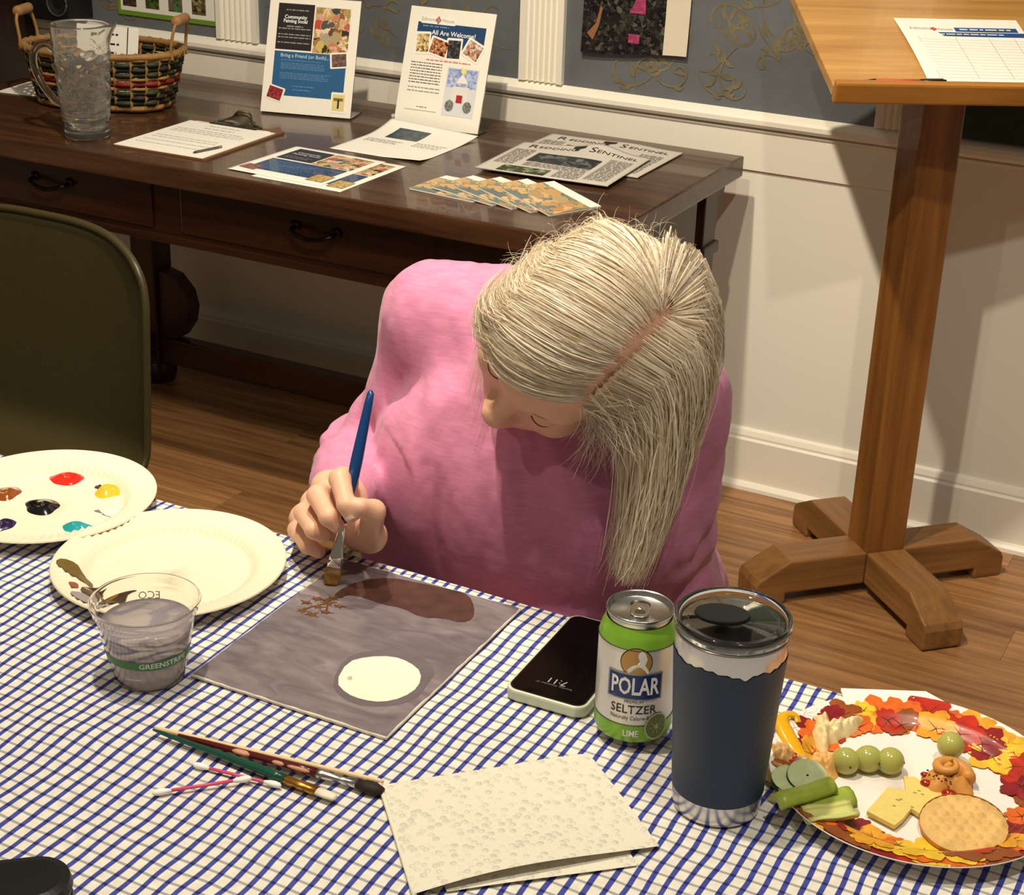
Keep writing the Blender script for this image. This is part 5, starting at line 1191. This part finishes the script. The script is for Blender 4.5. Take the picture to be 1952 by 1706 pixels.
# right hand closed round the brush
def joint(*a): return [J(*q) for q in a]
idx_ = joint((655,918,1.262),(648,914,1.215),(660,962,1.190),(669,982,1.190))
mid_ = joint((625,930,1.265),(606,945,1.213),(626,985,1.188),(641,1001,1.192))
rin_ = joint((600,960,1.268),(580,978,1.216),(598,1010,1.192),(615,1021,1.197))
pin_ = joint((582,990,1.272),(566,1010,1.225),(586,1040,1.203),(608,1052,1.209))
thb_ = joint((690,1015,1.290),(705,1022,1.245),(712,975,1.212),(686,966,1.195))
for ch, rr_ in ((idx_, (.0115,.0105,.0090,.0076)), (mid_, (.0115,.0108,.0092,.0078)), (rin_, (.0110,.0102,.0088,.0075)), (pin_, (.0100,.0092,.0080,.0070))): FD.chain(ch, rr_, .0035)
FD.chain(thb_, (.0155,.0130,.0112,.0090), .005)
for a in (idx_[0], mid_[0], rin_[0], pin_[0]): FD.cone(wrR, a, .022, .0125, .014)
FD.cone(wrR, thb_[0], .021, .0165, .014); FD.cone(pin_[0], thb_[1], .014, .0155, .012); FD.cone(mid_[0], thb_[0], .014, .016, .012)
# left hand resting in the lap
FD.cone(wrL, wrL+np.array((-.03,-.05,-.012)), .022, .020, .012)
for q in range(4):
    b0 = wrL+np.array((-.030-.010*q,-.048+.012*q,-.012)); b1 = b0+np.array((-.022,-.032,-.006)); b2 = b1+np.array((-.018,-.012,-.016)); FD.chain([b0,b1,b2], (.0095,.0085,.007), .003)
FD.chain([wrL+np.array((.0,-.02,0)), wrL+np.array((.022,-.052,.0)), wrL+np.array((.016,-.080,-.004))], (.013,.011,.008), .004)
V, F = FD.mesh(); V = relax(V, F, 1, .4)
person = quads('person', V, F, SKIN)
tag(person, 'seated person in a pink long-sleeved shirt bending over the painting', 'person')
del FD
# eyelashes, brows
LASH = M('lash_brown', (96,64,48), .7)
for s in (-1,1):
    def lid(t):
        dx = (t-.5)*.024; zz = -.0150-.0025*math.sin(math.pi*t); q = max(0, 1-(dx/.0145)**2-((zz+.010)/.0125)**2); return tuple(hd(s*(.031+dx), .0715+.0145*math.sqrt(q)+.0012, zz))
    mk('eyelashes', tube([lid(t) for t in np.linspace(0,1,11)], [.0004,.0008,.0011,.0012,.0013,.0013,.0013,.0012,.0011,.0008,.0004], 6), LASH, person)
    mk('eyebrow', tube([hd(s*(.012+.036*t), .0925-.017*t*t-.001, .013+.004*math.sin(math.pi*t)) for t in np.linspace(0,1,9)], [.0004,.0012,.0014,.0014,.0013,.0012,.001,.0008,.0003], 5, flat=.4), M('brow_blond', (168,124,88), .7), person)
mk('lips', gridg(lambda u,v: tuple(hd(.020*(2*u-1), .0925-.010*(2*u-1)**2-.002*abs(2*v-1), -.078+.0085*(v-.5)*2*(1-.7*abs(2*u-1)**2))), 14, 7), M('lips', (190,112,100), .4), person, True)
# nails
for ch, s in ((idx_, 1), (thb_, 1)):
    tip = ch[3]; dr = ch[3]-ch[2]; dr /= np.linalg.norm(dr); tc_ = A3(toC); up_ = tc_-dr*(tc_@dr); up_ /= np.linalg.norm(up_); sd = np.cross(dr, up_)
    rr_ = .0078 if ch is idx_ else .0092
    mk('fingernail', gridg(lambda u,v: tuple(tip+dr*(.004*(v-.6))+ (up_*math.cos((u-.5)*1.7)+sd*math.sin((u-.5)*1.7))*(rr_+.0002-.0004*v*v) + dr*.001), 8, 5), M('nail', (232,184,158), .25), person, True)
# ---- shirt
def shirtmat():
    m, nt, b = nodes('pink_slub_jersey'); L = nt.links.new
    n = N(nt, 'ShaderNodeTexNoise', i_Scale=4.0, i_Detail=5.0, i_Roughness=.6); L(coords(nt, scale=(12,12,90)), n.inputs['Vector'])
    n2 = N(nt, 'ShaderNodeTexNoise', i_Scale=900.0, i_Detail=1.0); L(coords(nt), n2.inputs['Vector'])
    c = ramp(nt, n.outputs[0], [(.30, lin((194,116,152))), (.70, lin((206,134,168)))])
    L(c, b.inputs['Base Color']); b.inputs['Roughness'].default_value = .85
    b.inputs['Sheen Weight'].default_value = .15
    bp = N(nt, 'ShaderNodeBump', i_Strength=.15, i_Distance=.001); L(n2.outputs[0], bp.inputs['Height']); L(bp.outputs[0], b.inputs['Normal'])
    return m
FS = Field((-1.12,1.22,.46), (-.40,1.82,1.10), .0038)
FS.ell((-.715,1.510,.800), (.178,.118,.165), None, .05); FS.ell((-.770,1.545,.652), (.212,.135,.168), None, .08); FS.ell((-.745,1.605,.580), (.190,.135,.100), None, .08)
FS.ell((-.800,1.445,.760), (.090,.062,.085), None, .09); FS.ell((-.640,1.440,.750), (.090,.062,.085), None, .09)
FS.cone(neckb+np.array((-.01,.02,-.055)), shR+np.array((0,.0,-.004)), .062, .055, .05); FS.cone(neckb+np.array((0,.02,-.055)), shL+np.array((0,.0,-.004)), .062, .055, .05)
FS.cone(J(930,598,1.525), shR+np.array((.01,0,-.004)), .052, .050, .04); FS.cone(neckb+np.array((-.01,.005,.000)), neckb+np.array((-.01,.01,-.05)), .062, .090, .04)
upR = shR*.45+elR*.55+np.array((.014,0,0))
FS.chain([shR, upR, elR], (.053,.046,.044), .012); FS.chain([elR, elR*.45+wrR*.55, wrR+(elR-wrR)*.10], (.047,.041,.0345), .018)
FS.chain([shL, shL*.5+elL*.5, elL], (.057,.052,.047), .012); FS.chain([elL, elL*.5+wrL*.5, wrL], (.048,.042,.035), .02)
V, F = FS.mesh(); del FS
V = relax(V, F, 2, .5); N_ = normals(V, F)
# cloth folds: stretched noise along the drop plus crease rings on the sleeves
Vd = V+.03*np.stack([vnoise(V*8, 11), vnoise(V*8, 12), vnoise(V*8, 13)], 1)
W_ = .0058*vnoise(Vd*np.array([22,22,6])+V[:,2:3]*np.array([6,0,0]), 1)+.0034*vnoise(Vd*np.array([52,52,12]), 2)+.0008*vnoise(V*np.array([110,110,70]), 3)
def near(P, a, b):
    v = b-a; t = np.clip(((P-a)@v)/(v@v), 0, 1); return t, np.linalg.norm(P-a-t[:,None]*v, axis=1)
for a, b, fr in ((shR, elR, 7), (elR, wrR, 9), (shL, elL, 7)):
    t, d = near(V, a, b); m = np.clip((.085-d)/.03, 0, 1); W_ += m*(.0030*np.sin(fr*6.28*t*.7+2.5*vnoise(V*14, 4)*2)*np.exp(-((t-.85)/.30)**2))
t, d = near(V, elR, wrR); W_ = W_*(1-.75*np.clip((t-.55)/.3,0,1)*(d<.08))
V = V+N_*W_[:,None]
shirt = quads('shirt', V, F, shirtmat(), person); shirt['label'] = 'pink long-sleeved slub jersey shirt'
# ---- trousers and shoes
FT = Field((-1.0,1.02,.0), (-.44,1.84,.70), .008)
hipR, hipL, kR, kL = np.array((-.83,1.63,.555)), np.array((-.65,1.63,.555)), np.array((-.86,1.20,.54)), np.array((-.63,1.20,.54))
aR, aL = np.array((-.87,1.26,.10)), np.array((-.62,1.25,.10))
FT.ell((-.74,1.63,.575), (.18,.12,.10), None, .05)
for h_, k_, a_ in ((hipR,kR,aR),(hipL,kL,aL)): FT.chain([h_, k_, k_*.5+a_*.5, a_-np.array((0,0,.04))], (.088,.066,.060,.052), .03)
V, F = FT.mesh(); V = relax(V, F, 2, .5); del FT
quads('trousers', V, F, M('blue_denim', (44,54,78), .85, vary=.12, vscale=200), person)
for a_ in (aR, aL):
    gs = gridg(lambda u,v: (a_[0]+.042*math.cos(2*math.pi*u)*(1-.18*max(0,v-.5)), a_[1]-.055+.125*math.sin(2*math.pi*u), .0+.085*v*(1-.35*max(0,-math.sin(2*math.pi*u)))), 32, 6, True)
    gs = (gs[0], gs[1]+[tuple(reversed(range(32))), tuple(5*32+i for i in range(32))])
    mk('shoe', gs, M('dark_shoe', (40,36,36), .6), person, True)
# ---- brush held in the hand
b0, b1 = J(708,744,1.275), at(630,1116,TT+.0036)
b1 = Vector(b1); b0 = Vector(tuple(b0))
# keep the brush passing the finger tips
gv = b0-b1; L = gv.length
g = empty('paintbrush', 'blue handled flat paintbrush held in the right hand over the painting', 'paintbrush', b1); g.rotation_euler = gv.to_track_quat('Z','Y').to_euler()
g.rotation_mode = 'QUATERNION'; g.rotation_quaternion = gv.to_track_quat('Z','Y')
BLH = M('blue_lacquer', (14,60,116), .22, coat=.5)
mk('handle', tube([(0,0,L*t) for t in (.315,.34,.40,.47,.56,.65,.80,.93,.985,1.0)], [.0030,.0034,.0034,.0042,.0058,.0060,.0052,.0043,.0036,.0016], 14), BLH, g, True)
sv = (CR*.95+CU*.2); 
lq = g.rotation_quaternion.inverted() @ sv; up_ = (lq.x, lq.y, 0)
mk('ferrule', tube([(0,0,L*t) for t in (.085,.15,.22,.275,.28,.295,.30,.32)], [.0078,.0068,.0052,.0040,.0044,.0040,.0043,.0036], 16, flat=1.0, up=up_), CHROME, g, True)
br = mk('bristles', tube([(0,0,L*t) for t in (.0,.012,.05,.088)], [.0050,.0074,.0084,.0078], 16, up=up_), M('ochre_wet_bristle', (120,84,30), .45, vary=.4, vscale=260), g, True)
for o_ in (g.children[1], br):
    for v in o_.data.vertices:                             # flatten across the brush
        n_ = Vector((-up_[1], up_[0], 0)).normalized(); fl_ = .25+.75*min(1, max(0,(v.co.z/L-.08)/.19)); v.co -= n_*v.co.dot(n_)*(1-fl_)
# ================================================================== HAIR (strands combed over the scalp, then falling)
rs = np.random.RandomState(11)
EC = np.array((0,-.012,.022)); ER = np.array((.077,.097,.088))
def to_local(P): return (P-H0)@HM
def ell_dn(Pl):
    q = (Pl-EC)/ER; k0 = np.linalg.norm(q,axis=1); g_ = (Pl-EC)/ER**2; k1 = np.linalg.norm(g_,axis=1)+1e-9
    return k0*(k0-1)/k1, g_/k1[:,None]
def norm(a): return a/(np.linalg.norm(a,axis=1)[:,None]+1e-12)
def part_x(y): return .034+.011*(y+.046)/.112
NSTR = 40000
D = norm(rs.normal(size=(NSTR*4,3))); P0 = EC+D*ER
x, y, z = P0.T
hairline = np.where(z>.0, .069+.32*np.minimum(x,0)-4.0*x**2, .056-6.0*x**2)
keep = (y < hairline) & (z > -.030+.03*np.clip(y/.06,-1,1)) | ((y < -.035) & (z > -.065))
# thin along the parting and the crown
dp = np.abs(x-part_x(y)-.0022*vnoise(P0*np.array([0,70,0])+3.3, 41)-.0012*vnoise(P0*np.array([0,190,0])+1.3, 42)); thin = np.where((y>-.060)&(y<.05)&(z>.05), np.clip((dp-.0006)/.012,0,1)*.8+.2*(dp>.0012), 1.0)
thin *= 1-.72*np.exp(-(((x-.020)/.018)**2+((y+.008)/.030)**2))*(z>.06)
keep &= rs.rand(len(x)) < thin
P0 = P0[keep][:NSTR]; n = len(P0)
x, y, z = P0.T
side = np.where(x > part_x(y), 1, -1)
back = (y < -.052)
kind = np.where(back, 2, np.where(side > 0, 1, 0))            # 0 right side, 1 left side, 2 back of the head
kind = np.where((kind==2)&(x>.020), 1, kind)
STEPS = 22
seglen = np.where(kind==1, .0182, np.where(kind==0, .0150, .0150))*(1+.10*rs.normal(size=n).clip(-2,1))
lay = .0015+.0055*rs.rand(n)**1.2
gl = HM.T@np.array((0,0,-1.0))
clump = vnoise(P0*140, 5)
SA, SB = np.array((.034,-.046)), np.array((.045,.066))
def flow(Pl, kind):
    """combing direction: away from the parting line and the whorl at its end"""
    v = SB-SA; t = np.clip(((Pl[:,:2]-SA)@v)/(v@v), 0, 1); q = Pl[:,:2]-(SA+t[:,None]*v); q = q/(np.linalg.norm(q,axis=1)[:,None]+1e-6)
    f = np.concatenate([q, np.full((len(Pl),1),-.35)], 1)
    f[:,1] += np.where(kind==1, -.30-1.0*np.clip(Pl[:,1],0,.1)*6, np.where(kind==0, -.9*np.clip(.07-Pl[:,2],0,.2)*6+.12, 0))
    return norm(f)
P = P0+ell_dn(P0)[1]*.0004; dirs = flow(P, kind)+.06*rs.normal(size=(n,3)); path = [P.copy()]
wob = rs.normal(size=(n,3))*.05
tail = to_local(np.array([[-.548,1.318,.80]]))[0]
nape = to_local(np.array([[-.800,1.600,.90]]))[0]
fell = np.zeros(n, bool)
tz = np.array((0,0,1.0))
for s_ in range(STEPS):
    d_, nn = ell_dn(P); t_ = s_/STEPS
    on = (d_ < .016)
    f = flow(P, kind)
    low = P[:,2] < .0
    g_w = np.where(kind==1, np.clip((s_-3)/6,0,1)*.9, 0)
    want = f*1.0
    Lf = kind == 1
    # left side: fall under gravity, drawn together into one hanging lock
    W3 = H0+P@HM.T; ax = np.stack([-.568+.12*(W3[:,2]-.85), 1.322+.0*W3[:,2]], 1)
    pull = np.zeros_like(P); dv = np.concatenate([ax-W3[:,:2], np.zeros((n,1))],1); rad_ = np.linalg.norm(dv,axis=1); tgt = .030+.062*np.clip((W3[:,2]-.77)/.20,0,1)
    pull = (dv/(rad_[:,None]+1e-6))*np.clip((rad_-tgt*rs.rand(n)**.5)/.03,0,1)[:,None]
    pl = pull@HM
    wl = gl[None]*1.0+.55*pl
    off = ~on
    want[Lf] = (f[Lf]*(1-g_w[Lf])[:,None]+wl[Lf]*g_w[Lf][:,None])
    want[Lf & off] = wl[Lf & off]
    # right side and back: towards the nape and down behind the shoulder
    W1 = np.array((-.092,-.055,-.012)); hasR = (kind==0)&(P[:,1]>-.025)
    Rt = (kind != 1) & ((P[:,0] < -.066) | (P[:,1] < -.085) | (s_ > 9)); tn = norm(np.where(hasR[:,None], W1[None], nape[None])-P)
    want[Rt] = tn[Rt]
    want = norm(want)+wob*(.5+t_)
    dirs = norm(.45*norm(dirs)+.55*norm(want)); 
    inn = np.minimum((dirs*nn).sum(1),0); lim = d_ < lay+.003; dirs = np.where(lim[:,None], dirs-inn[:,None]*nn, dirs); dirs = norm(dirs)
    P = P+dirs*seglen[:,None]
    d_, nn = ell_dn(P); push = np.maximum(lay*min(1,(s_+1)/3)-d_, 0); P = P+nn*push[:,None]
    # hug the head while combed
    hug = (d_ > lay)&(kind!=1)&(s_<9); P = P-np.where(hug, (d_-lay)*.5, 0)[:,None]*nn
    path.append(P.copy())
path = np.stack(path, 1)                                       # n, STEPS+1, 3 (head frame)
Wp = H0+path@HM.T
# stop strands at the cloth height and feather the ends
cut = np.full(n, STEPS+1); endz = .748+.030*rs.rand(n)**2+.12*(rs.rand(n)<.10)*rs.rand(n)
for s_ in range(STEPS+1):
    m = (kind==1)&(Wp[:,s_,2] < endz)&(cut > STEPS); cut[m] = max(s_,3)
ln = np.where(kind==1, cut, np.where(kind==0, 13+(rs.rand(n)*3).astype(int), 11+(rs.rand(n)*3).astype(int)))
# a few flyaways
fly = rs.rand(n) < .025; amp = np.linspace(0,1,STEPS+1)[None,:,None]**1.5; Wp = Wp+fly[:,None,None]*amp*(rs.normal(size=(n,1,3))*.02+np.sin(np.linspace(0,9,STEPS+1))[None,:,None]*rs.normal(size=(n,1,3))*.008)
Wp[:,:,:] += (.0012*np.sin(np.linspace(0,14,STEPS+1)[None,:,None]+rs.rand(n,1,1)*6.28))*rs.normal(size=(n,1,3))*np.linspace(0,1,STEPS+1)[None,:,None]
cl_ = np.stack([vnoise(P0*np.array([70,70,70])+q*7.1, 20+q) for q in range(3)], 1); gr = np.linspace(0,1,STEPS+1)[None,:,None]
Wp += cl_[:,None,:]*.0055*gr**1.2 + .0030*gr*np.sin(gr*9+6.28*vnoise(P0*45,31)[:,None,None])*cl_[:,None,[1,2,0]]
# short curling wisps at her left temple and loose frizz on the crown
def loose(count, sel, length, curl, lift):
    q = P0[sel][rs.randint(0, sel.sum(), count)]; nn_ = ell_dn(q)[1]; dirn = norm(flow(q, np.ones(count,int))+lift*nn_+.5*rs.normal(size=(count,3))); pts = [q]; ax_ = norm(rs.normal(size=(count,3))); L_ = length*(.5+rs.rand(count))/14
    for s_ in range(14):
        ang = curl*(.4+rs.rand(count)[:,None]*.3); dirn = norm(dirn*np.cos(ang)+np.cross(ax_, dirn)*np.sin(ang)+.10*gl[None]); p_ = pts[-1]+dirn*L_[:,None]; d1, n1 = ell_dn(p_); p_ = p_+n1*np.maximum(.006-d1,0)[:,None]; pts.append(p_)
    return np.stack(pts, 1)
tem = (P0[:,0]>.045)&(P0[:,1]>.005)&(P0[:,2]<.05); top = (P0[:,2]>.0)&((P0[:,1]<-.03)|(np.abs(P0[:,0])>.06))
extra = np.concatenate([loose(700, tem, .050, .26, .25), loose(420, top, .030, .30, .55), loose(160, (P0[:,0]<-.05), .035, .3, .5)])
Wx = H0+extra@HM.T
def jit(px, py, Y, sx, sy, k): return np.array([J(px+sx*a_, py+sy*b_, Y) for a_, b_ in rs.normal(size=(k,2))])
nh = 150; k0, k1, k2, k3 = jit(985,545,1.440,12,14,nh), jit(930,585,1.425,8,14,nh), jit(912,690,1.398,9,20,nh), jit(898,830,1.372,22,45,nh)
tt = np.linspace(0,1,15)[None,:,None]; hang = ((1-tt)**3)*k0[:,None]+3*tt*(1-tt)**2*k1[:,None]+3*tt**2*(1-tt)*k2[:,None]+tt**3*k3[:,None]
hang[:,:8] += 0; Wx = np.concatenate([Wx, hang]); lnx = np.full(len(Wx), 15); lnx[-nh:] = 9+(rs.rand(nh)**2*6).astype(int)
def strands(name, W, ln, r0_, mat, par):
    Vs, Fs, base = [], [], 0; S = W.shape[1]
    T = np.gradient(W, axis=1); T /= np.linalg.norm(T,axis=2,keepdims=True)+1e-12
    ref = np.where(np.abs(T[:,:,2:3])<.9, np.array([0,0,1.0]), np.array([1.0,0,0])); U = np.cross(T, ref); U /= np.linalg.norm(U,axis=2,keepdims=True)+1e-12; B = np.cross(T, U)
    i_ = np.arange(S)[None]; frac = np.clip(i_/np.maximum(ln[:,None]-1,1),0,1); rr = r0_[:,None]*(1-.75*frac**3)*np.where(i_==0,.7,1)
    ring = np.stack([W+rr[:,:,None]*(math.cos(a)*U+math.sin(a)*B) for a in (0,2.0944,4.18879)], 2)   # n,S,3,3
    used = i_ < ln[:,None]
    idx = np.full((len(W),S), -1, np.int64); idx[used] = np.arange(used.sum())*3
    V = ring[used].reshape(-1,3)
    a = idx[:,:-1]; b = idx[:,1:]; ok = (a>=0)&(b>=0); a, b = a[ok], b[ok]
    F = np.concatenate([np.stack([a+k, a+(k+1)%3, b+(k+1)%3, b+k],1) for k in range(3)])
    return quads(name, V, F, mat, par)
def ribbons(name, W, ln, r0_, mat, par):
    n_, S = W.shape[:2]; T = np.gradient(W, axis=1); T /= np.linalg.norm(T,axis=2,keepdims=True)+1e-12
    loc = (W.reshape(-1,3)-H0)@HM; g_ = (loc-EC)/ER**2; g_ = (g_/(np.linalg.norm(g_,axis=1)[:,None]+1e-9))@HM.T; O = g_.reshape(W.shape)
    c_ = W[:,:,:2].mean(0)[None]; far = np.clip((ell_dn(loc)[0].reshape(n_,S)-.02)/.04,0,1)[:,:,None]
    tl = np.concatenate([W[:,:,:2]-np.array((-.568,1.35)), np.zeros((n_,S,1))],2); tl /= np.linalg.norm(tl,axis=2,keepdims=True)+1e-9
    O = O*(1-far)+tl*far; Sd = np.cross(T, O); Sd /= np.linalg.norm(Sd,axis=2,keepdims=True)+1e-12; Nn = np.cross(Sd, T)
    an = (rs.normal(size=n_)*.55)[:,None,None]; Sd = Sd*np.cos(an)+Nn*np.sin(an)
    i_ = np.arange(S)[None]; frac = np.clip(i_/np.maximum(ln[:,None]-1,1),0,1); rr = (r0_[:,None]*(1-.8*frac**3)*np.where(i_==0,.5,1))[:,:,None]
    ring = np.stack([W-rr*Sd, W+rr*Sd], 2); used = i_ < ln[:,None]; idx = np.full((n_,S), -1, np.int64); idx[used] = np.arange(used.sum())*2
    a = idx[:,:-1]; b = idx[:,1:]; ok = (a>=0)&(b>=0); a, b = a[ok], b[ok]
    return quads(name, ring[used].reshape(-1,3), np.stack([a, b, b+1, a+1],1), mat, par)
def hairmat():
    m, nt, b = nodes('ash_blond_hair'); L = nt.links.new
    gi = N(nt, 'ShaderNodeNewGeometry'); n1 = N(nt, 'ShaderNodeTexNoise', i_Scale=120.0, i_Detail=2.0); L(coords(nt), n1.inputs['Vector'])
    ad = N(nt, 'ShaderNodeMath', operation='MULTIPLY_ADD', i_1=.55); L(gi.outputs['Random Per Island'], ad.inputs[0]); 
    ml = N(nt, 'ShaderNodeMath', operation='MULTIPLY', i_1=.45); L(n1.outputs[0], ml.inputs[0]); L(ml.outputs[0], ad.inputs[2])
    c = ramp(nt, ad.outputs[0], [(.10, lin((198,178,146))), (.40, lin((234,220,194))), (.85, lin((250,244,230)))])
    L(c, b.inputs['Base Color']); b.inputs['Roughness'].default_value = .36; b.inputs['Specular IOR Level'].default_value = .6
    tl_ = N(nt, 'ShaderNodeBsdfTranslucent'); L(c, tl_.inputs[0]); ms = N(nt, 'ShaderNodeMixShader'); ms.inputs[0].default_value = .35; L(b.outputs[0], ms.inputs[1]); L(tl_.outputs[0], ms.inputs[2]); L(ms.outputs[0], nt.nodes['Material Output'].inputs[0])
    return m
HAIR = hairmat()
hair = ribbons('hair', Wp, ln, np.where(rs.rand(n)<.25,.00070,.00048), HAIR, person); tag(hair, kind='stuff'); hair['label'] = 'long ash blond hair parted on one side'
wis = strands('hair_wisps', Wx, lnx, np.full(len(Wx),.00022), HAIR, person); tag(wis, kind='stuff')
# under-layer that keeps the scalp from showing between strands away from the parting
def capf(u, v):
    a = 2*math.pi*u; el = math.pi/2-(.30+1.42*v); p = np.array((math.cos(el)*math.cos(a), math.cos(el)*math.sin(a), math.sin(el)))
    return EC+p*(ER*1.004+.0006)
NUc, NVc = 96, 40
Vc = np.array([capf(i/NUc, j/(NVc-1)) for j in range(NVc) for i in range(NUc)]); Fc = []
okv = (Vc[:,1] < .062+.32*np.minimum(Vc[:,0],0)-4.5*Vc[:,0]**2) & ((Vc[:,2] > -.030) | (Vc[:,1] < -.03)) & ~((np.abs(Vc[:,0]-.024)<.020)&(Vc[:,1]>-.06)&(Vc[:,1]<.06)&(Vc[:,2]>.06))
for j in range(NVc-1):
    for i in range(NUc):
        q = (j*NUc+i, j*NUc+(i+1)%NUc, (j+1)*NUc+(i+1)%NUc, (j+1)*NUc+i)
        if all(okv[k] for k in q): Fc.append(q)
quads('hair_underlayer', H0+Vc@HM.T, np.array(Fc), M('hair_root', (214,190,152), .6, vary=.2, vscale=200), person)
